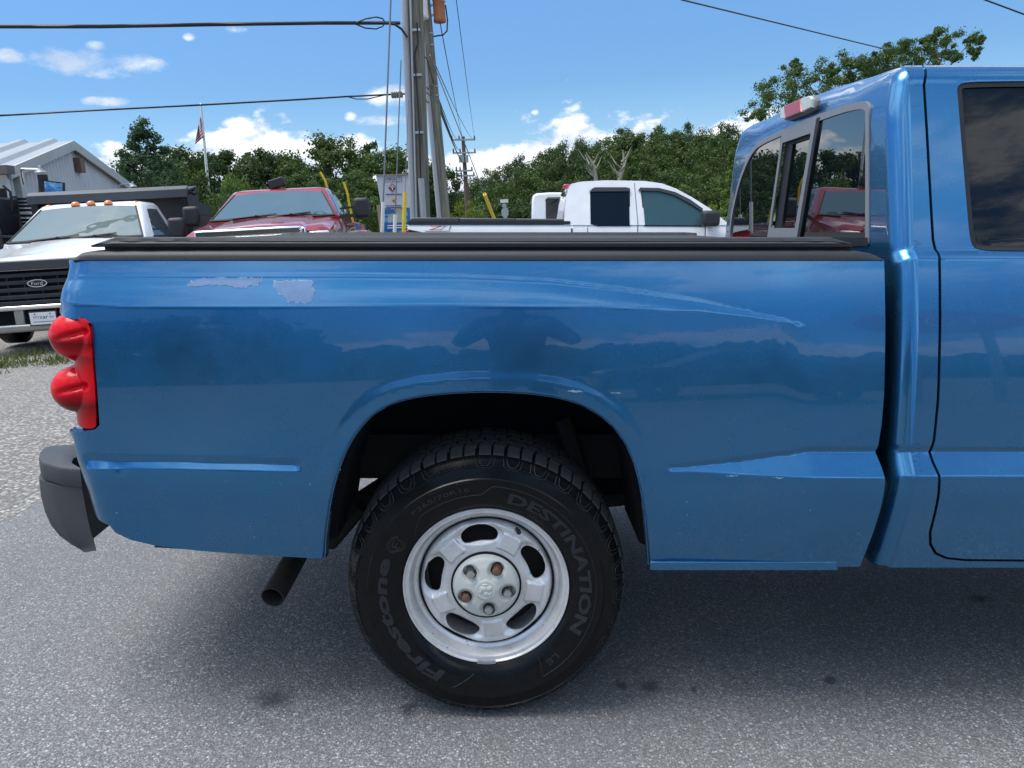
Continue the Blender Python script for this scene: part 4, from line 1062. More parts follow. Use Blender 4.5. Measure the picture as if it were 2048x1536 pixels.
# grass growing along the edge of the gravel in front of the parked trucks
V = []; Fq = []
rg = np.random.default_rng(3)
for k in range(3000):
    px = rg.uniform(-250, 330); t = rg.beta(2, 2)
    base = PG(px, 0, 1); Y = 8.2 + 1.6 * t + .35 * math.sin(px * .03)
    d = Matrix.Rotation(ROLL, 3, 'Y') @ ray(px, 700); x = d.x / d.y * Y
    if mnoise.noise(Vector((x * 1.3, Y * 1.5, 0))) < .0: continue
    h = rg.uniform(.04, .12) * (.6 + .6 * rg.random()); a = rg.uniform(0, 6.28); w = .008; lx, ly = rg.normal(0, .04, 2); z0 = gz(x, Y) - .005
    i = len(V); V += [(x - w * math.cos(a), Y - w * math.sin(a), z0), (x + w * math.cos(a), Y + w * math.sin(a), z0), (x + lx + .002, Y + ly, z0 + h), (x + lx - .002, Y + ly, z0 + h)]; Fq.append((i, i + 1, i + 2, i + 3))
o = mesh_np('grass', np.array(V), np.array(Fq), M_GRASS); tag(o, 'thin green grass growing along the gravel in front of the white dump truck', 'grass', kind='stuff')

# ================================================================== trees
def leaf_quads(C, rad, n, size, rng, up=.25, asp=.75):
    """n leaf quads scattered round clump centres C (k,3) with radii rad (k,)"""
    k = len(C); idx = rng.integers(0, k, n)
    d = rng.normal(0, 1, (n, 3)); d /= np.linalg.norm(d, axis=1)[:, None]
    r = rad[idx] * (rng.uniform(.1, 1.0, n) ** .5 + np.where(rng.random(n) < .22, rng.uniform(0, .7, n), 0))
    p = C[idx] + d * r[:, None] * np.array([1, 1, .8])
    nr = d + rng.normal(0, .55, (n, 3)) + np.array([0, 0, up]); nr /= np.linalg.norm(nr, axis=1)[:, None]
    t = np.cross(nr, rng.normal(0, 1, (n, 3))); t /= np.linalg.norm(t, axis=1)[:, None]; b = np.cross(nr, t)
    s = size * rng.uniform(.6, 1.35, n); a = t * s[:, None] * .5; c = b * (s * asp)[:, None] * .5
    V = np.stack([p - a * .3 - c, p + a - c * .25, p + a * .3 + c, p - a + c * .25], 1).reshape(-1, 3)
    return V
def crown_clumps(rng, k, rx, rz, zc, kind):
    out = []; rad = []
    while len(out) < k:
        p = rng.uniform(-1, 1, 3); l = np.linalg.norm(p)
        if l > 1 or l < .35: continue
        if kind == 'broad':
            if p[2] < -.75: continue
            q = p * np.array([rx, rx, rz]); r = rng.uniform(.16, .30) * rx
        elif kind == 'upright':
            t = (p[2] + 1) / 2; w = (1 - t ** 1.6) ** .8 * (1.05 - .4 * (t < .1)) * (.75 + .5 * rng.random()); q = np.array([p[0] * rx * w, p[1] * rx * w, p[2] * rz]); r = (.10 + .14 * (1 - t)) * rx * rng.uniform(.7, 1.2)
        elif kind == 'loose':
            if rng.random() < .3: continue
            q = p * np.array([rx, rx, rz]) * 1.08; r = rng.uniform(.11, .22) * rx
        elif kind == 'bush':
            if p[2] < -.3: p[2] *= .4
            q = p * np.array([rx, rx, rz]); r = rng.uniform(.2, .35) * rx
        out.append(q + np.array([0, 0, zc])); rad.append(r)
    return np.array(out), np.array(rad)
def limbs(C, rad, h, r0, rng, n=9):
    mb = MB(); lean = rng.normal(0, .02 * h, 2)
    trunk = [(0, 0, -.1), (lean[0] * .3, lean[1] * .3, h * .25), (lean[0], lean[1], h * .5), (lean[0] * 1.4, lean[1] * 1.2, h * .8)]
    mb.tube(trunk, [r0, r0 * .75, r0 * .5, r0 * .15], 7)
    for i in rng.permutation(len(C))[:n]:
        c = C[i]; z0 = min(h * .55, max(h * .2, c[2] * .55)); f = z0 / (h * .5)
        a = Vector((lean[0] * min(1, f), lean[1] * min(1, f), z0)); b = Vector(c); m_ = (a + b) / 2 + Vector((0, 0, .06 * h)) * .5
        mb.tube([a, m_, b], [r0 * .4, r0 * .25, r0 * .08], 5)
    return mb
def tree_proto(kind, seed, leaves, size, mat, h=8.0, rx=3.0, nclump=60):
    rng = np.random.default_rng(seed)
    if kind == 'bush': rz, zc = h * .5, h * .5
    elif kind == 'upright': rz, zc = h * .47, h * .53
    else: rz, zc = h * .40, h * .60
    C, rad = crown_clumps(rng, nclump, rx, rz, zc, kind)
    V = leaf_quads(C, rad, leaves, size, rng); n = len(V) // 4
    V[:, 2] = np.maximum(V[:, 2], .02)
    me_o = mesh_np('crown', V, np.arange(n * 4).reshape(n, 4), mat)
    tr = limbs(C, rad, h, .022 * h if kind != 'bush' else .008 * h, rng).build('trunk', M_BARK, smooth=60)
    return me_o.data, tr.data, me_o, tr, h, 2 * rx
PROTO = {}
def proto(key, *a, **k):
    if key not in PROTO:
        r = tree_proto(*a, **k); PROTO[key] = r; bpy.data.objects.remove(r[2]); bpy.data.objects.remove(r[3])
    return PROTO[key]
def tree(name, label, px, top, wpx, Y, key, rot=0.0, group=None, zbase=0.0, cat='tree'):
    cm, tm, _, _, h, w = PROTO[key]; p = PG(px, top, Y); Hh = p.z - zbase
    t = thing(name, label, cat, (p.x, Y, zbase), rot, group); sc = (wpx / F * Y) / w; t.scale = (sc, sc, Hh / h * 1.0)
    for nm, me in (('crown', cm), ('trunk', tm)):
        o = bpy.data.objects.new(nm, me); COL.objects.link(o); o.parent = t
    return t
proto('broad_dark', 'broad', 11, 15000, .20, M_LEAF_DARK, nclump=70)
proto('broad_mid', 'broad', 12, 15000, .20, M_LEAF_MID, nclump=64)
proto('broad_dark2', 'broad', 15, 13000, .20, M_LEAF_DARK, nclump=48)
proto('loose_dark', 'loose', 13, 8000, .19, M_LEAF_DARK, nclump=46)
proto('upright', 'upright', 14, 17000, .13, M_LEAF_BLUE, h=8, rx=2.9, nclump=120)
proto('bush_mid', 'bush', 16, 6000, .14, M_LEAF_MID, h=3, rx=2.0, nclump=44)
proto('bush_light', 'bush', 17, 5000, .14, M_LEAF_LIGHT, h=3, rx=1.6, nclump=34)
proto('bush_yellow', 'bush', 18, 4500, .13, M_LEAF_YEL, h=3, rx=1.8, nclump=34)
proto('willow', 'upright', 19, 7000, .12, M_LEAF_LIGHT, h=4.5, rx=1.5, nclump=60)
TG = 'trees along the back of the lot'
for (px, top, wpx, Y, key, lab) in (
    (278, 226, 215, 31, 'upright', 'tall blue-green tree with wispy pointed top beside the metal building'),
    (345, 300, 150, 46, 'broad_dark', 'dark round tree between the wispy tree and the flagpole'),
    (425, 286, 165, 52, 'broad_dark2', 'dark broad tree directly behind the flagpole'),
    (520, 300, 130, 58, 'broad_dark', 'dark tree standing low over the middle of the red pickup roof'),
    (585, 300, 120, 62, 'broad_dark2', 'dark tree above the work light of the red pickup'),
    (645, 272, 165, 56, 'broad_mid', 'broad rounded green tree, tallest of those behind the red pickup'),
    (725, 280, 130, 64, 'loose_dark', 'thin open-crowned tree with sky showing through'),
    (790, 296, 165, 50, 'broad_mid', 'bushy green tree behind the white sign panel'),
    (868, 312, 105, 47, 'broad_dark2', 'dark tree filling the gap between the two near utility poles'),
    (235, 345, 120, 40, 'broad_mid', 'low green tree against the roof edge of the metal building'),
    (600, 345, 110, 44, 'broad_mid', 'small rounded tree behind the yellow marker rods'),
    (700, 345, 130, 42, 'broad_mid', 'leafy tree behind the mirror of the red pickup')):
    tree('tree', lab, px, top, wpx, Y, key, px * .37, TG)
SG = 'shrubs behind the parked trucks'
for (px, top, wpx, Y, key, lab) in (
    (465, 352, 80, 33, 'bush_light', 'pale green rounded bush beside the flagpole foot'),
    (520, 385, 130, 27, 'bush_mid', 'yellowish green shrub behind the red pickup windscreen'),
    (430, 395, 110, 25, 'bush_mid', 'shrub between the dump bed and the red pickup'),
    (395, 350, 110, 34, 'bush_mid', 'tall green shrub at the rear corner of the dump bed'),
    (600, 400, 150, 28, 'bush_mid', 'shrub directly behind the red pickup roof'),
    (735, 400, 130, 30, 'bush_mid', 'dense shrub between the red pickup and the sign'),
    (925, 405, 85, 34, 'bush_yellow', 'yellow-green shrub at the foot of the second utility pole'),
    (310, 360, 120, 36, 'bush_mid', 'green shrub above the black dump bed rim')):
    tree('shrub', lab, px, top, wpx, Y, key, px * .61, SG, cat='shrub')
tree('tree', 'bright light green feathery tree at the edge of the blue cab', 1462, 335, 95, 26, 'willow', 1.0)
# wooded hillside: one mass of crowns
def woods(name, spec, label, seed, size, leaves, mat):
    rng = np.random.default_rng(seed); Vs = []
    protoC = [crown_clumps(np.random.default_rng(90 + i), 34, 3.0, 3.4, 4.6, k) for i, k in enumerate(('broad', 'broad', 'broad', 'broad'))]
    for (x, y, z0, hh, w) in spec:
        C, rad = protoC[rng.integers(0, 4)]
        a = rng.uniform(0, 6.28); ca, sa = math.cos(a), math.sin(a); Rm = np.array([[ca, -sa, 0], [sa, ca, 0], [0, 0, 1]])
        V = leaf_quads(C, rad, leaves, size * 8 / hh, rng) @ Rm.T * np.array([w / 6, w / 6, hh / 8]) + np.array([x, y, z0]); Vs.append(V)
    V = np.concatenate(Vs); n = len(V) // 4
    o = mesh_np(name, V, np.arange(n * 4).reshape(n, 4), mat); return tag(o, label, 'wood', kind='stuff')
lineX = [860, 895, 930, 960, 1000, 1060, 1120, 1170, 1230, 1290, 1350, 1420, 1500, 1600, 1800, 2300]
lineY = [416, 396, 364, 338, 325, 306, 274, 276, 264, 246, 246, 250, 246, 240, 235, 230]
spec1, spec2 = [], []
rg = np.random.default_rng(21)
for Y, drop, stp in ((112, 0, 26), (104, 14, 30), (97, 40, 32), (91, 68, 34), (86, 95, 36), (82, 118, 40)):
    px = 872.0 + rg.uniform(0, 20)
    while px < 2250:
        top = np.interp(px, lineX, lineY) + drop * np.interp(px, [880, 1100], [.25, 1]) + rg.uniform(-5, 10)
        p = PG(px, top, Y); hh = rg.uniform(8.5, 11.5)
        (spec1 if rg.random() < .6 else spec2).append((p.x, Y + rg.uniform(-2, 2), p.z - hh, hh, rg.uniform(5, 8)))
        px += stp * rg.uniform(.7, 1.3) * (1 if px < 1600 else 2.2)
woods('woodland', spec1, 'dark green wood covering the rising hillside behind the white pickups', 5, .24, 5200, M_LEAF_DARK)
woods('woodland', spec2, 'lighter green crowns scattered through the hillside wood', 6, .24, 5200, M_LEAF_MID)
V = []; n = 30
for j in range(12):
    for i in range(n):
        px = 700 + i * 62; Y = 72 + j * 8; top = np.interp(px, lineX, lineY)
        z = max(0, (PG(px, top, 112).z - 10) * min(1, j / 5)); p = PG(px, 430, Y); V.append((p.x, Y, z - .05))
Fq = [(j * n + i, j * n + i + 1, (j + 1) * n + i + 1, (j + 1) * n + i) for j in range(11) for i in range(n - 1)]
tag(mesh_np('hill', np.array(V), np.array(Fq), M_FIELD, smooth=True), kind='structure')
# bare dead trees at the foot of the hillside
def dead_tree(px0, y0, px1, top, Y, seed, label):
    rng = random.Random(seed); b = PG(px0, y0, Y); t = PG(px1, top, Y); r_ = thing('dead_tree', label, 'tree', (b.x, Y, 0), group='bare dead trees on the hillside')
    mb = MB(); main = [Vector((b.x, Y, 0)), Vector((b.x, Y, b.z)), b.lerp(t, .5) + Vector((.3, 0, 0)), t]
    mb.tube(main, [.26, .22, .15, .04], 6); mb.build('trunk', M_DEAD, r_, (b.x, Y, 0))
    for i in range(6):
        f = .12 + .10 * i; a = b.lerp(t, f); dx = rng.choice((-1, 1)) * rng.uniform(.5, 1.3)
        m_ = MB(); m_.tube([a, a + Vector((dx * .5, rng.uniform(-.5, .5), .4)), a + Vector((dx, 0, 1.3))], [.11, .07, .02], 5); m_.build('branch', M_DEAD, r_, (b.x, Y, 0))
dead_tree(1192, 360, 1172, 305, 76, 1, 'bare grey forked dead tree, the one farther from the blue cab')
dead_tree(1238, 362, 1246, 300, 76, 2, 'bare grey dead tree with several upright limbs nearer the blue cab')
# pinnate-leaved tree overhanging the cab
rg = np.random.default_rng(44); Yb = 21.0
cl = [(1512, 232, 14), (1522, 205, 20), (1540, 178, 22), (1560, 205, 24), (1585, 150, 18), (1592, 128, 9), (1600, 175, 26), (1640, 165, 24), (1625, 195, 24), (1655, 140, 14), (1680, 150, 20), (1695, 122, 15), (1720, 135, 20), (1690, 170, 24), (1745, 128, 18), (1740, 155, 22), (1775, 112, 17), (1760, 140, 22), (1800, 88, 15), (1805, 115, 22),
      (1835, 100, 20), (1850, 80, 14), (1880, 68, 12), (1890, 90, 19), (1910, 110, 15), (1935, 82, 14), (1958, 80, 8), (1948, 105, 12), (1870, 118, 20), (1830, 135, 26), (1720, 175, 26), (1780, 165, 30), (1590, 215, 28), (1560, 245, 26), (1650, 220, 30)]
C = []; rad = []
for a, b, r_ in cl:
    for _ in range(9):
        p = PG(a + rg.normal(0, .75) * r_, b + rg.normal(0, .6) * r_, Yb + rg.uniform(-1.2, 1.2)); C.append(tuple(p)); rad.append(r_ / F * Yb * rg.uniform(.3, .8))
C, rad = np.array(C), np.array(rad)
base = PG(1760, 400, Yb)
lt = thing('tree', 'airy tree with small leaves rising above the roof of the blue pickup', 'tree', (base.x, Yb, 0))
V = leaf_quads(C, rad, 42000, .052, rg, asp=.6) - np.array([base.x, Yb, 0]); n = len(V) // 4
mesh_np('crown', V, np.arange(n * 4).reshape(n, 4), M_LEAF_MID, lt)
mb = MB(); mb.tube([(base.x, Yb, -.1), (base.x, Yb, 2.0), tuple(PG(1780, 230, Yb)), tuple(PG(1830, 130, Yb))], [.16, .13, .08, .02], 7)
for a, b in ((1540, 200), (1600, 160), (1690, 130), (1760, 125), (1880, 85), (1935, 90)):
    q = PG(a, b, Yb); m0 = Vector((base.x, Yb, 2.2)); mb.tube([m0, m0.lerp(q, .5) + Vector((0, 0, .25)), q], [.06, .035, .008], 5)
mb.build('trunk', M_BARK, lt, (base.x, Yb, 0))

# ================================================================== metal building
def corr_mat(name, col):
    q = NT(name); f = q.noise(1.2, 6, .65); s_ = q.noise(14, 4, .6)
    c = q.mix(q.ramp(f, ((.35, 0.0), (.8, .6))), col, tuple(x * .8 for x in col)); c = q.mix(q.ramp(s_, ((.62, 0.0), (.8, .35))), c, (.16, .13, .11))
    q.set(Base_Color=c, Roughness=.5, Metallic=.25); return q.m
M_WALLM = corr_mat('grey_corrugated_steel', (.56, .58, .60)); M_ROOFM = corr_mat('galvanized_roof_steel', (.36, .38, .40)); M_TRIM = simple('grey_fascia', (.44, .45, .43), .6, var=.2)
M_DKTRIM = simple('brown_grey_soffit', (.16, .14, .13), .8, var=.3)
gA = PG(22, 400, 16.0); gB = PG(246, 400, 24.0)
A2 = Vector((gA.x, 16.0, 0)); B2 = Vector((gB.x, 24.0, 0)); along = (B2 - A2).normalized(); WL = (B2 - A2).length; nrm = Vector((along.y, -along.x, 0))
def at_wall(t, z): return A2 + along * (WL * t) + Vector((0, 0, z))
zE1 = PG(26, 338, 16.0).z; zE2 = PG(244, 366, 24.0).z
tpk = .47; pkp = at_wall(tpk, 0); zPK = PG(148, 287, pkp.y).z
def gable(t): return zE1 + (zPK - zE1) * t / tpk if t < tpk else zPK + (zE2 - zPK) * (t - tpk) / (1 - tpk)
bld = thing('metal_building', 'grey corrugated metal building with gabled roof standing behind the dump truck', 'building', A2)
mb = MB(); NR = 38; vs = []; cols = []
for i in range(NR * 4 + 1):
    t = i / (NR * 4); dd = (0, .06, .06, 0)[i % 4]
    p = at_wall(t, 0) + nrm * dd; cols.append(p)
for i, p in enumerate(cols):
    t = i / (NR * 4); vs += [p, p + Vector((0, 0, gable(t) - .06))]
mb.add(vs, [(2 * i, 2 * i + 2, 2 * i + 3, 2 * i + 1) for i in range(len(cols) - 1)]); mb.build('wall', M_WALLM, bld, A2, smooth=0, fix=False)
back = -nrm * 14
mb = MB(); mb.prism([at_wall(0, 0) - nrm * .04, at_wall(1, 0) - nrm * .04, at_wall(1, zE2 - .1) - nrm * .04, at_wall(tpk, zPK - .12) - nrm * .04, at_wall(0, zE1 - .1) - nrm * .04], back); mb.build('shell', M_WALLM, bld, A2, smooth=0)
def roof_side(t0, t1, over):
    mb = MB(); vs = []; n_ = 0
    a = at_wall(t0, gable(t0)); b = at_wall(t1, gable(t1)); sl = (b - a); b = b + sl.normalized() * over; up = nrm.cross(sl).normalized(); up = up if up.z > 0 else -up
    st = [0, .10, .16, .34, .40, .5]
    k = 0
    for i in range(26):
        for s_, hgt in ((0, .0), (.34, .0), (.42, .075), (.56, .075), (.64, 0)):
            off = nrm * (.18 - (i * .66 + s_)) + up * (.06 + hgt); vs += [a + off, b + off]; k += 1
    mb.add(vs, [(2 * i, 2 * i + 1, 2 * i + 3, 2 * i + 2) for i in range(k - 1)]); mb.build('roof', M_ROOFM, bld, A2, smooth=0, fix=False)
    m2 = MB(); m2.prism([a + nrm * .20 + up * .07, b + nrm * .20 + up * .07, b + nrm * .20 - up * .14, a + nrm * .20 - up * .14], -nrm * .05); m2.build('fascia', M_TRIM, bld, A2, smooth=0)
    m2 = MB(); m2.prism([a + nrm * .15 - up * .02, b + nrm * .15 - up * .02, b - up * .02, a - up * .02], -up * .05); m2.build('soffit', M_DKTRIM, bld, A2, smooth=0)
roof_side(tpk, 0, .35); roof_side(tpk, 1, .35)
mb = MB(); mb.box(at_wall(.035, zE1 / 2) + nrm * .06, (.22, .22, zE1), Matrix.Rotation(math.atan2(along.y, along.x), 3, 'Z')); mb.build('corner_post', M_TRIM, bld, A2, bevel=.01)
rb = Matrix.Rotation(math.atan2(along.y, along.x), 3, 'Z')
mb = MB(); mb.box(at_wall(tpk + .045, gable(tpk + .045) - .42) + nrm * .12, (.34, .16, .34), rb); mb.build('louvre_box', simple('rusty_vent', (.16, .10, .07), .8, var=.4, scale=8), bld, A2)
# low white-walled lean-to left of the corner
mb = MB(); q0 = PG(-120, 400, 15.6); q1 = PG(16, 400, 15.6)
lean = thing('lean_to', 'white panelled side wall of the metal building under its eave', 'wall', (q1.x, 15.6, 0)); mb.box(((q0.x + q1.x) / 2, 15.7, 1.4), (q1.x - q0.x, .12, 2.8)); mb.build('wall_panel', simple('white_wall', (.62, .64, .66), .6), lean, (q1.x, 15.6, 0))
mb = MB(); z_ = PG(0, 340, 15.4).z; mb.box(((q0.x + q1.x) / 2 + .05, 15.45, z_), (q1.x - q0.x + .4, .25, .16)); mb.build('gutter', M_DKTRIM, lean, (q1.x, 15.6, 0))
def gooseneck(px0, px1, row, Y, label):
    a = PG(px0, row, Y); b = PG(px1, row + 1, Y - .05); t = thing('barn_lamp', label, 'lamp', a, group='gooseneck lamps on the metal building')
    mb = MB(); mb.tube([a + Vector((-.08, .1, -.28)), a + Vector((-.06, .05, -.08)), a, b], .028, 8); mb.build('arm', M_CHROME, t, a)
    mb = MB(); mb.lathe([(.02, .07), (.03, .065), (.035, .04), (.08, -.01), (.115, -.04), (.11, -.04), (.03, .0)], 20, b + Vector((.02, 0, -.02))); mb.build('lamp_shade', simple('grey_enamel', (.25, .28, .30), .4), t, a)
    mb = MB(); mb.tube([b + Vector((.02, 0, .04)), b + Vector((.02, 0, .08))], .02, 8); mb.build('cap', M_WHITE, t, a)
gooseneck(44, 78, 338, 15.6, 'gooseneck lamp on the corner post under the eave of the metal building')
gooseneck(241, 264, 368, 22.9, 'gooseneck lamp at the low far corner of the metal building above the dump bed')
# blue sign box in front of the wall
sg = PG(100, 380, 14.6); sb = thing('sign_box', 'dark framed box with a blue and white picture panel above the dump truck cab', 'sign', sg)
pts = [PG(76, 361, 14.6), PG(86, 360, 14.4), PG(125, 365, 14.4), PG(126, 386, 14.4), PG(88, 388, 14.4), PG(77, 388, 14.6)]
mb = MB(); mb.prism([pts[0], pts[1], pts[2], pts[3], pts[4], pts[5]], (0, .08, 0)); mb.build('case', M_PLASTIC, sb, sg)
def sign_blue():
    q = NT('blue_sign_print'); f = q.noise(7, 6, .7); c = q.ramp(f, ((.35, (.02, .12, .38)), (.5, (.06, .27, .62)), (.62, (.40, .66, .85)))); q.set(Base_Color=c, Roughness=.35); return q.m
mb = MB(); mb.prism([PG(88, 362.5, 14.385), PG(124, 367, 14.385), PG(124.5, 385, 14.385), PG(90, 387, 14.385)], (0, .012, 0)); mb.build('picture_panel', sign_blue(), sb, sg)
mb = MB(); mb.box(PG(100, 440, 14.5), (.12, .12, 1.6)); mb.build('post', M_CHASSIS, sb, sg)

# ================================================================== pickups seen from the front
def front_truck(t, paint, W, zf, zc, zroof, yc, yh, yr, screen=M_SCREEN, wheelr=.40):
    """x to the image right, y backwards from the bumper, z up; parts under the empty t"""
    P = {}
    def half(pts): return [Vector(p) for p in pts] + [Vector((-p[0], p[1], p[2])) for p in reversed(pts) if p[0] != 0]
    mb = MB(); secs = []
    for y, z, w, k in ((.0, zf - .05, W * .94, .8), (.07, zf - .01, W * .97, .9), (.30, zf + .03, W, 1), (.8, zf + (zc - zf) * .6, W, 1), (yc + .02, zc, W, 1)):
        secs.append(half([(w, y, .52), (w + .01, y, .80), (w, y, z - .22), (w - .05, y, z - .07), (w - .16, y, z - .005), (w * .62, y, z - .02 * k), (w * .56, y, z + .015), (0, y, z + .035)]))
    mb.loft(secs); mb.build('hood', paint, t, smooth=40)
    mb = MB(); secs = []
    for y, w in ((yc, W), (yc + .06, W), (yr - .08, W), (yr, W - .03)):
        secs.append(half([(w - .03, y, .50), (w + .01, y, .78), (w, y, zc - .18), (w - .06, y, zc), (0, y, zc)]))
    mb.loft(secs); mb.build('cab_body', paint, t, smooth=40)
    def rsec(z, x, y0, y1, r):
        pts = []
        for cx, cy, a0 in ((x - r, y1 - r, 0), (-(x - r), y1 - r, 90), (-(x - r), y0 + r, 180), (x - r, y0 + r, 270)):
            for i in range(5):
                a = R(a0 + 90 * i / 4); pts.append(Vector((cx + r * math.cos(a), cy + r * math.sin(a), z)))
        return pts
    xb, xt = W - .06, W * .73
    zt = zroof - .07
    mb = MB(); mb.loft([rsec(zc - .02, xb, yc - .02, yr - .02, .05), rsec(zt, xt, yh, yr - .12, .07), rsec(zroof - .025, xt - .03, yh + .06, yr - .17, .10), rsec(zroof + .0, xt - .12, yh + .18, yr - .28, .14), rsec(zroof + .012, xt - .32, yh + .38, yr - .5, .2)])
    mb.build('cab_roof', paint, t, smooth=50)
    def wplane(x, s):      # windscreen plane, s 0..1 bottom to top
        n_ = Vector((0, -(zt - zc), yh - yc)).normalized(); return Vector((x, yc - .02 + (yh - yc + .02) * s, zc - .02 + (zt - zc + .02) * s)) + n_ * .006
    n_ = Vector((0, -(zt - zc), yh - yc)).normalized()
    mb = MB(); rows = []
    for s in np.linspace(.06, .965, 8):
        hw = (xb - .045) * (1 - s) + (xt - .075) * s
        rows.append([wplane(hw * u, s) + n_ * (.05 * (1 - u * u)) * (1 - .3 * s) for u in np.linspace(-1, 1, 13)])
    vs = [p for r_ in rows for p in r_]; m_ = 13
    mb.add(vs, [(i * m_ + j, i * m_ + j + 1, (i + 1) * m_ + j + 1, (i + 1) * m_ + j) for i in range(7) for j in range(m_ - 1)])
    o = mb.build('windscreen', screen, t, smooth=60, fix=False)
    # screen surround: black band
    mb = MB(); mb.tube([wplane((xb - .035) * k, .05) + n_ * .003 for k in (-1, -.5, 0, .5, 1)], .022, 6)
    mb.tube([wplane(-(xb - .04), .05), wplane(-(xt - .068), .97)], .012, 6); mb.tube([wplane((xb - .04), .05), wplane((xt - .068), .97)], .012, 6); mb.build('screen_seal', M_SEAL, t)
    for sgn in (-1, 1):
        def sp(y, f): z = zc - .02 + (zt - zc + .02) * f; x = xb + (xt - xb) * f; return Vector((sgn * (x + .004), y, z))
        L_ = yh - yc
        mb = MB(); mb.prism([sp(yc + .42, .07), sp(yh + .16, .90), sp(yr - .35, .90), sp(yr - .28, .07)], (sgn * .004, 0, 0)); mb.build('side_window', M_CLEAR if sgn > 0 else M_TINT, t)
        mb = MB(); mb.box((sgn * (W + .27), yc + .42, zc + .10), (.24, .12, .30)); mb.build('mirror', M_PLASTIC, t, bevel=.05, seg=3)
        mb = MB(); mb.bar((sgn * (W - .06), yc + .40, zc - .01), (sgn * (W + .20), yc + .42, zc - .01), .07, .05); mb.bar((sgn * (W - .06), yc + .40, zc + .10), (sgn * (W + .20), yc + .42, zc + .12), .05, .03); mb.build('mirror_arm', M_PLASTIC, t)
        for y in (.95, 4.6):
            mb = MB(); mb.lathe([(.06, -.0), (.20, .02), (.22, 0), (.36, -.02), (wheelr, .02), (wheelr, .22), (.3, .25)], 28, (sgn * (W - .04), y, wheelr), 'X')
            if sgn > 0: mb.v = [(2 * (W - .04) - x, y_, z) for x, y_, z in mb.v]
            mb.build('wheel', M_TYRE, t, smooth=30)
        mb = MB()
        x0 = sgn * .25 - .05
        mb.tube([wplane(x0 - .28, .035) + n_ * .03, wplane(x0 + .35, .10) + n_ * .05], .012, 5); mb.tube([wplane(x0 + .3, .0) + n_ * .02, wplane(x0 + .05, .07) + n_ * .045], .014, 5); mb.build('wiper', M_SEAL, t)
    mb = MB(); mb.box((0, yr - .1 - 1.6, .9), (1.5, 1.2, .6)); mb.build('seats', M_CHASSIS, t)
    mb = MB(); mb.box((0, 3.0, .52), (1.2, 5.2, .16)); mb.box((0, .9, .42), (1.5, .12, .12)); mb.build('frame_rail', M_CHASSIS, t)
    return wplane, n_

# ---- white dump truck
fp = PG(67, 566, 9.9); YAW = R(8)
ford = thing('dump_truck', 'white dump truck facing the camera with amber roof lights and a black dump bed', 'truck', (fp.x + .10, 9.92, .03), YAW)
wp, wn = front_truck(ford, M_WHITE_PAINT, 1.0, 1.14, 1.35, 1.89, 1.25, 1.95, 2.95)
mb = MB(); mb.box((0, -.03, 1.075), (1.98, .14, .13)); mb.build('hood_guard', simple('dark_grey_gloss_plastic', (.055, .06, .07), .3), ford, bevel=.02)
mb = MB(); mb.box((0, .03, .78), (1.96, .08, .56)); mb.build('grille_back', M_GAP, ford)
for z in (.955, .865, .775, .685, .610):
    mb = MB(); mb.box((0, -.035, z), (1.90, .06, .048)); mb.build('grille_bar', M_PLASTIC, ford, bevel=.008)
for i, x in enumerate(np.linspace(-.80, .80, 9)):
    mb = MB(); mb.box((x, -.012, .78), (.018, .03, .40)); mb.build('grille_rib', M_PLASTIC, ford)
mb = MB()
def ellipse(cx, cy, cz, rx, rz_, th, n=28): return [Vector((cx + rx * math.cos(2 * math.pi * i / n), cy, cz + rz_ * math.sin(2 * math.pi * i / n))) for i in range(n)]
BX = -.03
mb.prism(ellipse(BX, -.075, .845, .118, .049, 0), (0, .02, 0)); bd = mb.build('badge', M_CHROME, ford)
mb = MB(); mb.prism(ellipse(BX, -.079, .845, .104, .039, 0), (0, .01, 0)); mb.build('badge_field', simple('dark_blue_enamel', (.012, .02, .05), .25), bd)
mb = MB(); flat_text(mb, 'Ford', (BX, -.082, .845), (1, 0, 0), (0, 0, 1), .045, .13); mb.build('badge_lettering', M_CHROME, bd, smooth=0, fix=False)
mb = MB(); mb.box((0, -.10, .555), (2.0, .16, .06)); mb.build('bumper_top', M_CHROME, ford, bevel=.02, seg=3)
M_SATIN = simple('satin_bumper_steel', (.42, .41, .38), .3, metal=.8, var=.15)
mb = MB()
mb.box((0, -.09, .30), (1.96, .14, .10)); mb.build('bumper', M_SATIN, ford, bevel=.03, seg=3)
for x in (-.94, -.28, .94):
    mb = MB(); mb.box((x, -.09, .435), (.12, .12, .20)); mb.build('bumper', M_SATIN, ford, bevel=.02)
mb = MB(); mb.box((0, .0, .44), (1.9, .05, .22)); mb.build('bumper_opening', M_GAP, ford)
pl = bpy.data.objects.new('licence_plate', None); COL.objects.link(pl); pl.parent = ford
PXC = .015
mb = MB(); mb.box((PXC, -.175, .415), (.335, .012, .185)); mb.build('plate_holder', M_PLASTIC, pl)
mb = MB(); mb.box((PXC, -.185, .412), (.305, .006, .152)); mb.build('plate', M_WHITE, pl, bevel=.002)
M_INKR = simple('pink_red_ink', (.55, .12, .22), .5, var=.02); M_INKK = simple('dark_ink', (.03, .035, .06), .5, var=.02)
mb = MB(); flat_text(mb, 'MY', (PXC - .075, -.1895, .428), (1, 0, 0), (0, 0, 1), .034, .075); mb.build('lettering', M_INKR, pl, smooth=0, fix=False)
mb = MB(); flat_text(mb, 'car', (PXC + .015, -.1895, .425), (1, 0, 0), (0, 0, 1), .034, .10); mb.build('lettering', M_INKK, pl, smooth=0, fix=False)
mb = MB(); flat_text(mb, 'es', (PXC + .105, -.1895, .428), (1, 0, 0), (0, 0, 1), .026, .055); mb.build('lettering', M_INKR, pl, smooth=0, fix=False)
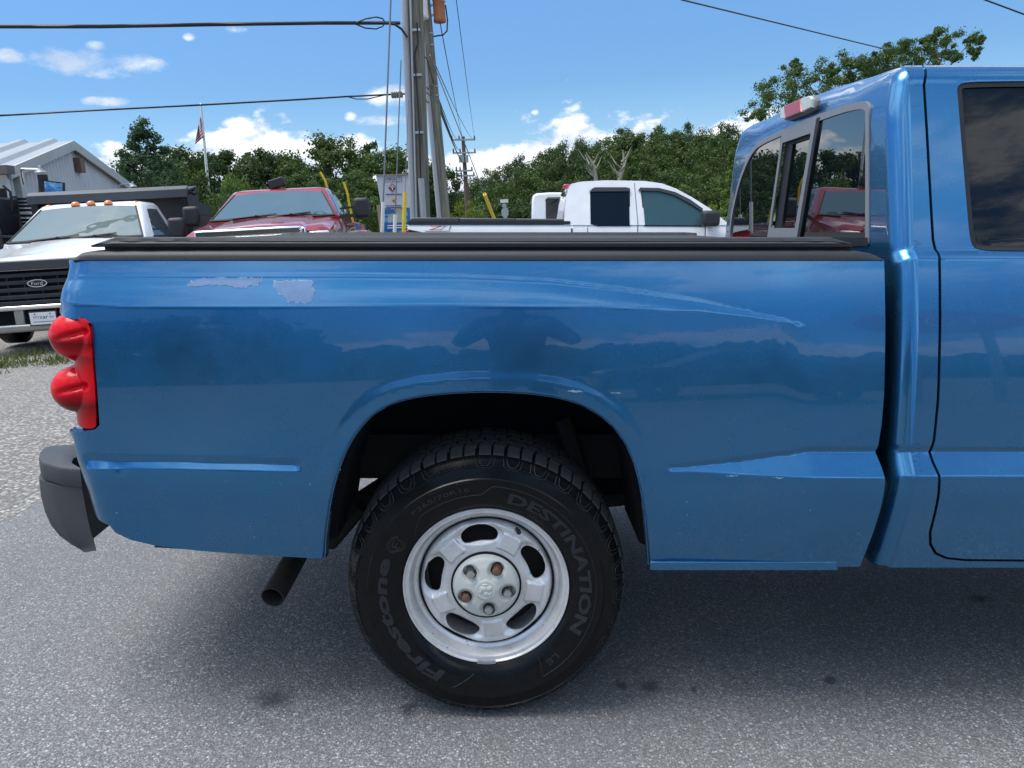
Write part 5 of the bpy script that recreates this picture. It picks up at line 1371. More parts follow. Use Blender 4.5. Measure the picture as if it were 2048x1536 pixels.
mb = MB(); mb.box((PXC, -.1893, .372), (.24, .001, .006)); mb.build('small_print', M_INKK, pl)
for x in (-.09, .09): mb = MB(); mb.disc((PXC + x, -.187, .470), .008, (0, -1, 0), 8, .006); mb.build('plate_screw', M_PLASTIC, pl)
for sgn in (-1, 1):
    mb = MB(); mb.box((sgn * .84, -.02, .84), (.26, .06, .26)); mb.build('headlight', simple('headlight_lens', (.6, .62, .65), .1, coat=1), ford, bevel=.03)
for x in (-.60, -.20, .02, .26, .62):
    zz = 1.89 + .022 - .10 * (x / .8) ** 2 * .5
    mb = MB(); mb.lathe([(.062, -.02), (.06, .0), (.05, .022), (.028, .036), (.001, .04)], 14, (x, 1.98 + .10 * (x / .7) ** 2, zz - .035)); mb.build('clearance_light', M_AMBER, ford, smooth=60)
# black dump body
M_DUMP = simple('black_dump_body_paint', (.014, .016, .02), .45, var=.3, scale=4)
zc_ = 2.05
mb = MB(); mb.box((-.10, 3.35, 1.55), (2.36, .08, 1.15)); mb.build('bulkhead', M_DUMP, ford)
mb = MB(); mb.prism([(-1.32, 3.05, zc_ - .10), (1.14, 3.05, zc_ - .10), (1.14, 3.05, zc_ + .035), (-1.32, 3.05, zc_ + .035)], (0, .10, .06)); mb.build('cab_guard_lip', simple('dark_grey_steel_lip', (.06, .066, .078), .4, var=.15), ford, bevel=.01)
mb = MB(); mb.prism([(-1.32, 3.10, zc_ + .03), (1.14, 3.10, zc_ + .03), (1.10, 3.9, zc_ + .12), (-1.28, 3.9, zc_ + .12)], (0, 0, -.03)); mb.build('cab_guard', M_DUMP, ford)
for x in (-1.24, 1.07):
    mb = MB(); mb.prism([(x - .04, 3.12, zc_ - .09), (x - .04, 3.35, 1.0), (x - .04, 4.7, 1.0), (x - .04, 4.7, 1.85), (x - .04, 3.9, 1.9), (x - .04, 3.9, zc_ + .1)], (.08, 0, 0)); mb.build('side_board', M_DUMP, ford)
mb = MB(); mb.tube([(1.14, 3.15, zc_), (1.20, 3.25, zc_ - .05), (1.26, 3.2, zc_ - .02)], .025, 6); mb.build('tarp_hook', M_CHASSIS, ford)

# ---- red pickup
rp_ = PG(525, 470, 10.4)
red = thing('red_pickup', 'red heavy pickup with chrome grille and large black tow mirrors facing the camera', 'pickup truck', (rp_.x - .10, 10.4, .02), R(6))
wp2, wn2 = front_truck(red, M_RED_PAINT, 1.0, 1.38, 1.52, 1.985, 1.35, 2.05, 3.3, M_SCREEN2)
mb = MB(); mb.box((-.06, -.05, 1.335), (1.36, .12, .11)); mb.build('grille_bar', M_CHROME, red, bevel=.025, seg=3)
mb = MB(); mb.box((-.06, -.02, .98), (1.30, .06, .62)); mb.build('grille', M_GAP, red)
for z in (1.17, 1.02, .86): mb = MB(); mb.box((-.06, -.05, z), (1.26, .06, .05)); mb.build('grille_bar', M_CHROME, red, bevel=.01)
for sgn in (-1, 1):
    mb = MB(); mb.box((sgn * .64 - (.06 if sgn < 0 else 0), -.04, 1.08), (.07, .12, .58)); mb.build('grille_surround', M_CHROME, red, bevel=.02)
    mb = MB(); mb.box((sgn * .825, .0, 1.19), (.27, .10, .24)); mb.build('headlight', simple('headlight_lens', (.6, .62, .65), .1, coat=1), red, bevel=.03)
    mb = MB(); mb.box((sgn * .90, -.055, 1.22), (.09, .02, .10)); mb.build('turn_lamp', M_AMBER, red, bevel=.01)
    mb = MB(); mb.prism([(sgn * .99, 3.35, .55), (sgn * .99, 5.9, .55), (sgn * .99, 5.9, 1.40), (sgn * .99, 3.35, 1.43)], (-sgn * .06, 0, 0)); mb.build('bedside', M_RED_PAINT, red, bevel=.02)
    if sgn > 0:
        secs = []
        mb = MB()
        for y, k in ((4.0, .3), (4.1, .8), (4.3, 1), (5.0, 1), (5.2, .8), (5.3, .3)): secs.append([Vector((.98, y, .6)), Vector((.98 + .22 * k, y, .6)), Vector((.98 + .22 * k, y, 1.12 + .06 * k)), Vector((.98 + .16 * k, y, 1.20 + .07 * k)), Vector((.98, y, 1.24 + .05 * k))])
        mb.loft(secs); mb.build('wheel_flare', M_RED_PAINT, red, smooth=40)
mb = MB(); mb.box((0, -.10, .62), (1.9, .18, .30)); mb.build('bumper', M_CHROME, red, bevel=.04, seg=3)
mb = MB(); mb.box((-.06, 3.3 - .95, 2.08), (.25, .14, .14), Matrix.Rotation(R(-14), 3, 'Y')); mb.bar((-.06, 2.35, 1.9), (-.06, 2.35, 2.05), .03, .03); mb.build('work_light', M_PLASTIC, red, bevel=.015)
mb = MB(); mb.box((.93, 2.0, 1.30), (.03, .1, .05)); mb.build('door_handle', M_RED_PAINT, red)

# ================================================================== white pickups seen from the side
def side_truck(t, YN, wid, px, rowz, belt=447, k=.34, origin=None):
    pass
wt = PT(820, 470, 11.5); YN = 11.5
WO = Vector((PT(1140, 470, YN).x, YN + 1.0, .0))
white = thing('white_pickup', 'white crew cab pickup with black folding bed cover parked side-on behind the blue bed', 'pickup truck', matrix=T2G @ Matrix.Translation(WO))
zb_w = PT(1300, 449, YN).z
def WY_(z): return YN + max(0, z - zb_w) * .36
def wpt(px, row, d=0.0):
    Y = YN
    for _ in range(5): p = PT(px, row, Y); Y = WY_(p.z)
    return Vector((p.x, p.y + d, p.z))
def wprism(name, pts, d0, thick, mat, bevel=0, parent=white, seg=2):
    q = [wpt(a, b, d0) for a, b in pts]; m_ = MB(); m_.prism(q, (0, thick, 0)); return m_.build(name, mat, parent, WO, bevel=bevel, seg=seg)
gh = [(1128, 450), (1131, 405), (1137, 380), (1147, 367), (1165, 363), (1215, 360.5), (1290, 362), (1325, 367), (1352, 377), (1385, 395), (1420, 417), (1450, 442), (1457, 450)]
near = [wpt(a, b) for a, b in gh]; CY = YN + 1.0
far_ = [Vector((p.x, 2 * CY - p.y, p.z)) for p in near]
cx0 = sum(p.x for p in near) / len(near)
m_in = [Vector((p.x, p.y + .05, p.z)) for p in near]; 
mb = MB(); infl = lambda P_, k, dy: [Vector((cx0 + (p.x - cx0) * k, p.y + dy, zb_w + (p.z - zb_w) * k)) for p in P_]
crown_ = lambda f: [Vector((p.x, a.y + (b.y - a.y) * f, p.z + (.012 * math.sin(math.pi * f) if p.z > zb_w + .35 else 0))) for p, a, b in zip(near, near, far_)]
mb.loft([near, infl(crown_(.06), 1.004, 0), infl(crown_(.2), 1.006, 0), infl(crown_(.5), 1.006, 0), infl(crown_(.8), 1.006, 0), infl(crown_(.94), 1.004, 0), far_])
mb.build('cab_roof', M_WHITE_PAINT, white, WO, smooth=45)
lowz = .45
def low_box(name, px0, px1, row, extra=0, bev=.04):
    a = PT(px0, row, YN); b = PT(px1, row, YN); m_ = MB(); m_.box(((a.x + b.x) / 2, CY, (lowz + a.z) / 2), (b.x - a.x, 2.0 + extra, a.z - lowz)); return m_.build(name, M_WHITE_PAINT, white, WO, bevel=bev, seg=3)
def side_panel(name, pxs, bulge=.03):
    zt_ = PT(pxs[0], 449, YN).z; a = PT(pxs[0], 449, YN).x; b = PT(pxs[1], 449, YN).x; m_ = MB()
    prof = [(.02, zt_), (-.01, zt_ - .06), (-.03, zt_ - .25), (-.035, zt_ - .5), (0.0, .55), (.04, .45)]
    m_.loft([[Vector((x, YN + dy, z)) for dy, z in prof] + [Vector((x, YN + .25, .45)), Vector((x, YN + .25, zt_))] for x in (a, b)]); return m_.build(name, M_WHITE_PAINT, white, WO, smooth=40, bevel=.006)
side_panel('rear_door', (1176.5, 1275)); side_panel('front_door', (1277, 1410)); side_panel('cab_side', (1146, 1175)); side_panel('front_fender', (1412, 1545))
mb = MB(); a = PT(1146, 449, YN); b = PT(1545, 449, YN); mb.box(((a.x + b.x) / 2, CY, .85), (b.x - a.x - .02, 1.9, .75)); mb.build('body', M_WHITE_PAINT, white, WO)
mb = MB(); secs = []
for px, dz, hw in ((1455, .0, .80), (1490, -.01, .85), (1545, -.06, .84)):
    p = PT(px, 449, YN); z = p.z + dz; secs.append([Vector((p.x, CY - hw - .1, z - .12)), Vector((p.x, CY - hw, z)), Vector((p.x, CY, z + .06)), Vector((p.x, CY + hw, z)), Vector((p.x, CY + hw + .1, z - .12))])
mb.loft(secs); mb.build('hood', M_WHITE_PAINT, white, WO, smooth=40)
side_panel('bedside', (815, 1142))
a = PT(815, 447, YN); b = PT(1143, 447, YN)
mb = MB(); mb.box(((a.x + b.x) / 2, CY, .85), (b.x - a.x - .02, 1.9, .7)); mb.build('bed', M_WHITE_PAINT, white, WO)
mb = MB(); mb.bar((a.x, YN + .03, a.z + .01), (b.x - .02, YN + .03, b.z + .01), .06, .05); mb.build('bed_rail', M_PLASTIC, white, WO)
# folding cover: three panels with small peaks at the hinges
for i, (p0, p1) in enumerate(((817, 918), (920, 1030), (1032, 1134))):
    q = [PT(p0, 443.5, YN + .05), PT(p1, 443.5, YN + .05), PT(p1, 435.5 + 1.2 * i, YN + .05), PT(p0 + (6 if i == 0 else 0), 435 + 1.0 * i, YN + .05)]
    if i == 2: q[2] = PT(p1 - 6, 438, YN + .05)
    mb = MB(); mb.prism(q, (0, 1.85, 0)); mb.build('cover_panel', simple('charcoal_cover', (.075, .078, .085), .5), white, WO, bevel=.012)
gw1 = [(1181, 382), (1186, 378), (1258, 378), (1259, 450), (1195, 450), (1182, 446)]
gw2 = [(1284, 385), (1286, 380), (1325, 382), (1350, 390), (1372, 403), (1402, 424), (1408, 437), (1408, 451), (1290, 450)]
fr_ = lambda pts, d: [(sum(a for a, _ in pts) / len(pts) + (a - sum(a for a, _ in pts) / len(pts)) * (1 + d * .6), sum(b for _, b in pts) / len(pts) + (b - sum(b for _, b in pts) / len(pts)) * (1 + d)) for a, b in pts]
wprism('window_seal', fr_(gw1, .06), -.004, .01, M_SEAL); wprism('side_window', gw1, -.010, .008, M_TINT)
wprism('window_seal', fr_(gw2, .06), -.004, .01, M_SEAL); wprism('side_window', gw2, -.010, .008, glass_mat('blue_green_glass', (.035, .085, .095), 1.6, wob=.25))
M_VISOR = simple('smoked_visor', (.04, .037, .037), .2, coat=.5)
wprism('window_visor', [(1178, 384), (1183, 377), (1190, 374.5), (1252, 374.5), (1259, 377), (1260, 383), (1190, 383.5)], -.035, .03, M_VISOR, .006)
wprism('window_visor', [(1276, 381), (1279, 375), (1318, 376), (1350, 384), (1380, 399), (1405, 417), (1404, 424), (1376, 406), (1348, 391), (1318, 383), (1280, 382)], -.035, .03, M_VISOR, .006)
wprism('pillar_seam', [(1268, 366), (1269.4, 366), (1276.6, 449), (1275, 449)], -.003, .006, M_GREYCAP)
for a, b in ((1181, 1205), (1305, 1322)):
    wprism('door_handle', [(a, 472), (a + 4, 469), (b - 4, 469), (b, 472), (b, 475), (a, 475)], -.055, .04, M_WHITE_PAINT, .006)
mb = MB(); p = wpt(1413, 437, -.22); mb.box(p, (.25, .2, .22)); mb.build('mirror', M_PLASTIC, white, WO, bevel=.05, seg=3)
mb = MB(); mb.bar(wpt(1422, 445, .02), wpt(1416, 443, -.2), .12, .07); mb.build('mirror_arm', M_PLASTIC, white, WO)
wprism('sail_panel', [(1408, 432), (1436, 450), (1408, 450)], -.012, .012, M_SEAL)
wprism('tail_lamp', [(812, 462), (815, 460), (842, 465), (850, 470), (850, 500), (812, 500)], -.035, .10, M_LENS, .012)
wprism('lamp_trim', [(816, 458.5), (843, 464), (852, 469), (852, 474), (848, 469), (820, 463)], -.04, .03, M_SEAL, .004)
# rear glass of the cab
q = [wpt(1128.5, 446, .10), wpt(1132, 406, .10), wpt(1139, 379, .12)]
zz0 = [(p.z) for p in q]
mb = MB(); mb.prism([Vector((q[0].x - .012, CY - .80, zz0[0])), Vector((q[0].x - .012, CY + .80, zz0[0])), Vector((q[2].x - .02, CY + .62, zz0[2])), Vector((q[2].x - .02, CY - .62, zz0[2]))], (-.01, 0, 0)); mb.build('rear_window', M_REARGLASS, white, WO)
mb = MB(); p = PT(1140, 370, YN + .5); mb.box((p.x - .02, CY, p.z - .0), (.10, .30, .06)); mb.build('brake_light', simple('faded_red_lens', (.42, .05, .07), .4, coat=.5), white, WO, bevel=.015)
o = PT(886, 456, YN - .045); mb = MB(); flat_text(mb, 'Z', Vector((PT(872, 456, YN).x, YN - .034, o.z)), (1, 0, 0), (.45, 0, 1), .065, .19); mb.build('decal_lettering', simple('red_decal', (.55, .04, .06), .4), white, WO, smooth=0, fix=False)
mb = MB(); flat_text(mb, '71', Vector((PT(891, 456, YN).x, YN - .034, o.z)), (1, 0, 0), (.45, 0, 1), .065, .16); mb.build('decal_lettering', simple('silver_decal', (.28, .30, .33), .4), white, WO, smooth=0, fix=False)
mb = MB(); mb.box((PT(876, 463, YN).x, YN - .034, PT(876, 462.5, YN).z), (.36, .003, .012)); mb.build('decal_lettering', simple('silver_decal', (.28, .30, .33), .4), white, WO)
for px in (905, 1480):
    p = PT(px, 470, YN); mb = MB(); mb.lathe([(.06, 0), (.22, .02), (.36, -.02), (.40, .03), (.40, .24), (.3, .26)], 28, (p.x, YN - .02, .40), 'Y'); mb.build('wheel', M_TYRE, white, WO, smooth=30)
# seats, steering wheel seen through the clear front glass
mb = MB(); p = wpt(1325, 432, -.0105); 
def inner(px, row, w, h, mat, name, d=-.0125):
    c = wpt(px, row, d); m_ = MB(); m_.box((c.x, c.y, c.z), (w, .003, h)); return m_

# second white pickup behind
Y2 = 16.5; W2 = Vector((PT(1085, 470, Y2).x, Y2 + .9, 0))
wh2 = thing('white_pickup', 'second white pickup, only its cab rear showing left of the nearer white cab', 'pickup truck', matrix=T2G @ Matrix.Translation(W2))
q = [(1063, 470), (1064, 405), (1066, 390), (1074, 386), (1100, 384), (1300, 384), (1330, 400), (1370, 440), (1370, 470)]
n2 = [PT(a, b, Y2) for a, b in q]; n2 = [Vector((p.x, p.y + max(0, p.z - 1.2) * .3, p.z)) for p in n2]; f2 = [Vector((p.x, 2 * (Y2 + .95) - p.y, p.z)) for p in n2]
mb = MB(); mb.loft([n2, f2]); mb.build('cab_roof', M_WHITE_PAINT, wh2, W2, bevel=.04, seg=3)
mb = MB(); a = PT(960, 455, Y2); b = PT(1480, 455, Y2); mb.box(((a.x + b.x) / 2, Y2 + .95, .8), (b.x - a.x, 1.95, .8)); mb.build('body', M_WHITE_PAINT, wh2, W2, bevel=.05, seg=3)
def p2(px, row, d):
    p = PT(px, row, Y2); return Vector((p.x, p.y + max(0, p.z - 1.2) * .3 + d, p.z))
mb = MB(); mb.prism([p2(1092, 400, -.008), p2(1096, 396, -.008), p2(1160, 395, -.008), p2(1160, 442, -.008), p2(1092, 442, -.008)], (0, .01, 0)); mb.build('side_window', M_TINT, wh2, W2)
mb = MB(); mb.prism([p2(1090, 400, -.03), p2(1096, 394, -.03), p2(1160, 393, -.03), p2(1160, 398, -.03), p2(1096, 398, -.03)], (0, .025, 0)); mb.build('window_visor', M_VISOR, wh2, W2)
mb = MB(); mb.prism([(n2[1].x - .012, Y2 + .3, 1.25), (n2[1].x - .012, Y2 + 1.6, 1.25), (n2[1].x - .005, Y2 + 1.5, 1.68), (n2[1].x - .005, Y2 + .4, 1.68)], (-.008, 0, 0)); mb.build('rear_window', M_REARGLASS, wh2, W2)
for dx in (-1.9, 1.9):
    mb = MB(); mb.lathe([(.06, 0), (.36, -.02), (.39, .03), (.39, .24), (.3, .26)], 20, (W2.x + 1 + dx, Y2 - .02, .39), 'Y'); mb.build('wheel', M_TYRE, wh2, W2, smooth=30)

# ================================================================== black stake truck at the picture edge
YS = 13.6; so_ = PG(40, 470, YS); st = thing('stake_truck', 'black stake-sided flatbed truck partly hidden by the white dump truck', 'truck', (so_.x, YS, 0))
SO = Vector((so_.x, YS, 0))
for px, top in ((27, 393), (66, 394), (-30, 393)):
    mb = MB(); a = PG(px, top, YS); b = PG(px + 18, 500, YS - .1); mb.bar(a, b, .10, .10); mb.build('stake_post', M_DUMP, st, SO)
for i, row in enumerate((399, 406, 413, 421, 432, 441, 448, 456, 464, 473)):
    mb = MB(); a = PG(-60, row, YS + .08); b = PG(92 if i > 2 else 84, row - 1, YS + .08); mb.bar(a, b, .03, .045); mb.build('stake_slat', M_DUMP, st, SO)
mb = MB(); a = PG(6, 440, YS - .35); mb.box((a.x - .45, YS - .35, 1.35), (1.1, .7, 1.6)); mb.build('cab_panel', M_DUMP, st, SO, bevel=.04)
mb = MB(); p = PG(5, 378, YS - .3); mb.box((p.x - .15, YS - .3, p.z - .1), (.30, .2, .22)); mb.tube([p + Vector((.02, 0, .05)), p + Vector((.12, 0, -.05)), p + Vector((.10, 0, -.35))], .02, 6); mb.build('hydraulic_fitting', M_CHASSIS, st, SO)
for (p0, p1, r0, r1) in ((18, 33, 427, 432), (41, 58, 425, 430), (24, 40, 455, 463)):
    mb = MB(); mb.prism([PG(p0, r0, YS + .2), PG(p1, r0, YS + .2), PG(p1, r1, YS + .2), PG(p0, r1, YS + .2)], (0, .02, 0)); mb.build('white_marker', M_WHITE, st, SO)
mb = MB(); a = PG(-60, 480, YS); b = PG(95, 480, YS); mb.box(((a.x + b.x) / 2, YS + 1.1, 1.0), (b.x - a.x, 2.2, .16)); mb.box(((a.x + b.x) / 2, YS + 1.1, .6), (b.x - a.x, .9, .2)); mb.build('flatbed', M_DUMP, st, SO)
mb = MB(); mb.box(((a.x + b.x) / 2 - .3, YS + 1.9, 1.5), (b.x - a.x - 1.2, .06, .9)); mb.build('far_rack', simple('dark_brown_planks', (.05, .035, .03), .8), st, SO)
for dx in (-.9, .6):
    mb = MB(); mb.lathe([(.06, 0), (.40, -.02), (.44, .03), (.44, .26), (.3, .28)], 20, (SO.x + dx, YS - .02, .44), 'Y'); mb.build('wheel', M_TYRE, st, SO, smooth=30)

# ================================================================== utility poles, cables, flag, signs
M_WIRE = simple('black_cable', (.012, .012, .014), .5); M_WIREG = simple('grey_steel_strand', (.22, .23, .26), .5, metal=.4)
M_PVC = simple('grey_pvc_conduit', (.36, .38, .40), .5, var=.1)
def vert(px0, r0, px1, r1, Y, H_):     # post axis through two image points at depth Y, from the ground to height H_
    a, b = PG(px0, r0, Y), PG(px1, r1, Y); d = (b - a) / (b.z - a.z); return [a + d * (-.2 - a.z), a + d * (H_ - a.z)]
YP = 14.5
ax = vert(843, 430, 829, 0, YP, 8.6); pb = ax[0] + Vector((0, 0, .2))
pole1 = thing('utility_pole', 'nearest weathered wooden utility pole with pale conduit up its left side', 'utility pole', pb)
mb = MB(); mb.tube([ax[0], ax[0].lerp(ax[1], .5), ax[1]], [.165, .15, .13], 20); mb.build('post', M_POLE, pole1, pb, smooth=60)
c0 = vert(827, 430, 809, 0, YP - .1, 8.4); mb = MB(); mb.tube(c0, .062, 12); mb.build('conduit', M_PVC, pole1, pb, smooth=60)
c1 = vert(833, 430, 821, 0, YP - .17, 6.0); mb = MB(); mb.tube(c1, .018, 6); mb.build('ground_wire', M_PVC, pole1, pb)
c2 = vert(848, 430, 838, 100, YP - .17, 3.6); mb = MB(); mb.tube([PG(842, 370, YP - .17), PG(838, 240, YP - .17), PG(829, 110, YP - .17), PG(836, 85, YP - .17), PG(834, 45, YP - .17)], .014, 6); mb.build('riser_cable', M_WIRE, pole1, pb)
c3 = vert(847, 430, 842, 360, YP - .17, PG(840, 358, YP).z); mb = MB(); mb.tube(c3, .055, 10); mb.build('cable_guard', M_PVC, pole1, pb, smooth=60)
for r_ in (60, 150, 265): mb = MB(); p = PG(829 + r_ * .033, r_, YP - .15); mb.box(p, (.16, .05, .04)); mb.build('pipe_strap', M_STEEL, pole1, pb)
YQ = 17.5
ax2 = vert(887, 430, 850, 20, YQ, 9.6); p2b = ax2[0] + Vector((0, 0, .2))
pole2 = thing('utility_pole', 'second wooden utility pole carrying a grey and a rusty transformer can', 'utility pole', p2b)
mb = MB(); mb.tube([ax2[0], ax2[0].lerp(ax2[1], .5), ax2[1]], [.15, .13, .11], 18); mb.build('post', M_POLE, pole2, p2b, smooth=60)
c0 = vert(878, 430, 858, 215, YQ - .12, PG(846, 90, YQ).z); mb = MB(); mb.tube(c0, .05, 10); mb.build('conduit', M_PVC, pole2, p2b, smooth=60)
def can(px, row_b, row_t, wpx, mat, name, Y):
    b, t_ = PG(px, row_b, Y), PG(px - 1, row_t, Y); r = wpx / 2 / F * Y
    mb = MB(); mb.lathe([(.001, 0), (r * .98, 0), (r * 1.05, .02), (r * 1.05, .06), (r, .07), (r, t_.z - b.z), (r * 1.06, t_.z - b.z + .02), (r * 1.06, t_.z - b.z + .07), (r * .6, t_.z - b.z + .14), (.001, t_.z - b.z + .16)], 22, b); mb.build(name, mat, pole2, p2b, smooth=40)
can(845, 38, -45, 23, simple('white_grey_enamel', (.58, .57, .53), .5, var=.2, scale=6), 'transformer', YQ - .3)
can(880, 45, 3, 22, simple('rust_orange_can', (.36, .12, .045), .7, var=.45, scale=7), 'transformer', YQ)
mb = MB(); mb.tube([PG(880, 3, YQ), PG(880, -6, YQ)], .12, 14); mb.build('bushing', simple('pale_porcelain', (.5, .5, .46), .4), pole2, p2b)
for r_ in (12, 32): mb = MB(); mb.bar(PG(850, r_, YQ), PG(875, r_ - 3, YQ), .05, .04); mb.build('bracket', M_STEEL, pole2, p2b)
mb = MB(); mb.tube([PG(891, 10, YQ), PG(895, 40, YQ), PG(894, 62, YQ), PG(886, 70, YQ), PG(866, 73, YQ), PG(848, 75, YQ), PG(846, 82, YQ)], .016, 6); mb.build('drop_loop', M_WIRE, pole2, p2b)
for r_ in (66, 89, 172, 190): mb = MB(); mb.bar(PG(850 + r_ * .09, r_, YQ - .1), PG(862 + r_ * .09, r_, YQ - .1), .02, .02); mb.build('step_bolt', M_STEEL, pole2, p2b)
def cable(label, pts, r, mat=M_WIRE, name='cable', grp=None, n=14, sag=0.0):
    P_ = [PG(*p) if not isinstance(p, Vector) else p for p in pts]; out = []
    for i in range(len(P_) - 1):
        for j in range(n): t_ = j / n; q = P_[i].lerp(P_[i + 1], t_); out.append(q - Vector((0, 0, sag * 4 * t_ * (1 - t_))))
    out.append(P_[-1]); mb = MB(); mb.tube(out, r, 6); o = mb.build(name, mat, smooth=60); return tag(o, label, 'cable', grp)
CG = 'overhead cables at the utility poles'
cable('thick bundled black cable running across the top left sky to the near pole', [(-380, 58, 11.6), (0, 53, 12.4), (200, 53, 12.9), (420, 49, 13.4), (640, 46, 13.9), (712, 46, 14.1), (800, 46, 14.4)], .030, grp=CG, n=5)
for k, lab in ((-1, 'upper black slack loop hanging on the thick cable by the near pole'), (1, 'lower black slack loop hanging on the thick cable by the near pole')):
    cable(lab, [(708, 47, 14.08), (730, 47 + 9 * k, 14.1), (752, 46 + 12 * k, 14.15), (765, 45 + 8 * k, 14.2), (769, 45 + 2 * k, 14.2)], .012, grp=CG, n=4)
cable('black cable dropping from the thick cable end onto the near pole', [(772, 46, 14.2), (790, 49, 14.25), (803, 58, 14.28), (815, 75, 14.3)], .020, grp=CG, n=4)
cable('thin double cable crossing the left sky below the thick cable', [(-300, 254, 12.0), (0, 231, 12.8), (180, 221, 13.2), (400, 210, 13.7), (600, 199, 14.2), (694, 193, 14.5), (780, 189, 14.6), (830, 187, 14.6)], .016, grp=CG, n=5)
cable('slack cable loop under the splice box beside the near pole', [(694, 193, 14.5), (712, 198, 14.5), (735, 198, 14.5), (770, 190, 14.6)], .010, grp=CG, n=4)
sb_ = PG(794, 190, 14.45); t = thing('splice_box', 'brown ribbed splice box hanging on the lower cable left of the near pole', 'cable box', sb_)
mb = MB(); mb.box(sb_, (.20, .10, .085)); mb.build('case', simple('brown_plastic', (.20, .17, .12), .6), t, sb_, bevel=.015)
for k in range(5): mb = MB(); mb.box(sb_ + Vector((-.08 + .04 * k, -.005, 0)), (.012, .115, .10)); mb.build('rib', simple('brown_plastic', (.20, .17, .12), .6), t, sb_)
GW = 'guy wires of the near pole'
def guy(label, px0, r0, px1, r1, Y, gmat, g0, glab, r=.011, gr=.032):
    a, b = PG(px0, r0, Y), PG(px1, r1, Y); d = (a - b) / (a.z - b.z); foot = b + d * (0 - b.z)
    t = thing('guy_wire', label, 'guy wire', foot, group=GW); mb = MB(); mb.tube([a, foot], r, 6); mb.build('strand', M_WIREG, t, foot)
    p = PG(px1 + (px0 - px1) * (r1 - g0) / (r1 - r0), g0, Y); mb = MB(); mb.tube([foot, p], gr, 12); mb.build('guard', gmat, t, foot, smooth=60)
guy('steel guy wire with white sleeve, left of the sign panel', 783, -40, 764, 470, 13.9, M_WHITE, 404, '', .016)
guy('thinner steel guy wire with short white sleeve in front of the sign panel', 802, 120, 789, 470, 13.7, M_WHITE, 429, '')
guy('guy wire with yellow sleeve standing just left of the near pole', 817, 200, 807, 470, 13.6, M_YELLOW, 384, '', .006)
a, b = PG(925, 250, 17), PG(991, 436, 22); d = (b - a); foot = a + d * ((0 - a.z) / d.z)
t = thing('guy_wire', 'slanting guy wire with yellow sleeve above the white pickup bed', 'guy wire', foot, group=GW); mb = MB(); mb.tube([PG(860, 110, 17), foot], .011, 6); mb.build('strand', M_WIREG, t, foot); q = PG(970, 385, 20.5)
q = foot.lerp(PG(860, 110, 17), (PG(971, 386, 21).z) / PG(860, 110, 17).z); mb = MB(); mb.tube([foot, q], .05, 12); mb.build('guard', M_YELLOW, t, foot, smooth=60)
# plain lines to the far pole and across the sky
FP = 68.0
LL = ('outermost thin power line, farthest right of those sloping to the distant pole', 'thin power line falling from the rusty transformer to the distant pole', 'thin power line leaving the second pole just below its transformers', 'thin dark line leaving the second pole at the height of the lower cable', 'thicker black line just below the thin dark one on the second pole', 'lowest and thickest black line sagging right of the second pole')
for i, (p, q, r) in enumerate((((905, -60, 17), (949, 275, FP), .010), ((880, 45, 17.4), (926, 277, FP), .011), ((862, 110, 17.4), (944, 276, FP), .012), ((868, 172, 17.4), (914, 278, FP), .014), ((872, 190, 17.4), (918, 300, FP), .022), ((874, 205, 17.4), (930, 330, 55), .022))):
    cable(LL[i], [p, q], r, M_WIRE, 'power_line', 'power lines to the distant pole', sag=.25)
cable('lone thin wire slanting down across the upper right sky behind the cab', [(1180, -70, 12), (1365, 0, 14), (1880, 125, 24)], .013, M_WIRE, 'power_line')
cable('short piece of wire crossing the top right corner of the sky', [(1850, -45, 13), (2100, 48, 13)], .012, M_WIRE, 'power_line')
for i, (p, q) in enumerate((((834, 80, 14.4), (868, 165, 17.4)), ((836, 182, 14.4), (862, 172, 17.4)), ((836, 190, 14.4), (864, 185, 17.4)), ((836, 195, 14.4), (858, 203, 17.4)))):
    cable(('long slack cable slanting down from high on the near pole to the second pole', 'uppermost short cable between the near poles beside the splice box', 'middle short cable between the near poles beside the splice box', 'lowest short cable drooping between the near poles')[i], [p, ((p[0] + q[0]) / 2 + 4, (p[1] + q[1]) / 2 - 3, 16), q], .012, M_WIRE, 'cable', 'service cables between the near poles', sag=.05)
# far crossarm pole
fb_ = PG(935, 430, FP); fp0 = thing('utility_pole', 'distant tall pole with four crossarms above the trees', 'utility pole', (fb_.x, FP, 0)); FO = Vector((fb_.x, FP, 0))
mb = MB(); mb.tube([FO + Vector((0, 0, -.1)), PG(926, 273, FP)], [.24, .15], 10); mb.build('post', simple('brown_pole_wood', (.14, .10, .08), .9), fp0, FO)
for r_, x0, x1 in ((280, 903, 950), (306, 906, 951), (342, 912, 945), (352, 913, 949)):
    mb = MB(); mb.bar(PG(x0, r_, FP - .2), PG(x1, r_ - 1, FP - .2), .14, .14); mb.build('crossarm', M_STEEL, fp0, FO)
    for x in (x0 + 1, x1 - 1, (x0 + x1) / 2 - 8): mb = MB(); p = PG(x, r_, FP - .2); mb.tube([p, p + Vector((0, 0, .35))], [.09, .05], 6); mb.build('insulator', M_PLASTIC, fp0, FO)
for x in (921, 926, 934): mb = MB(); p = PG(x, 325, FP - .3); mb.tube([p, p + Vector((0, 0, .6))], .14, 8); mb.build('cutout', M_PVC, fp0, FO)
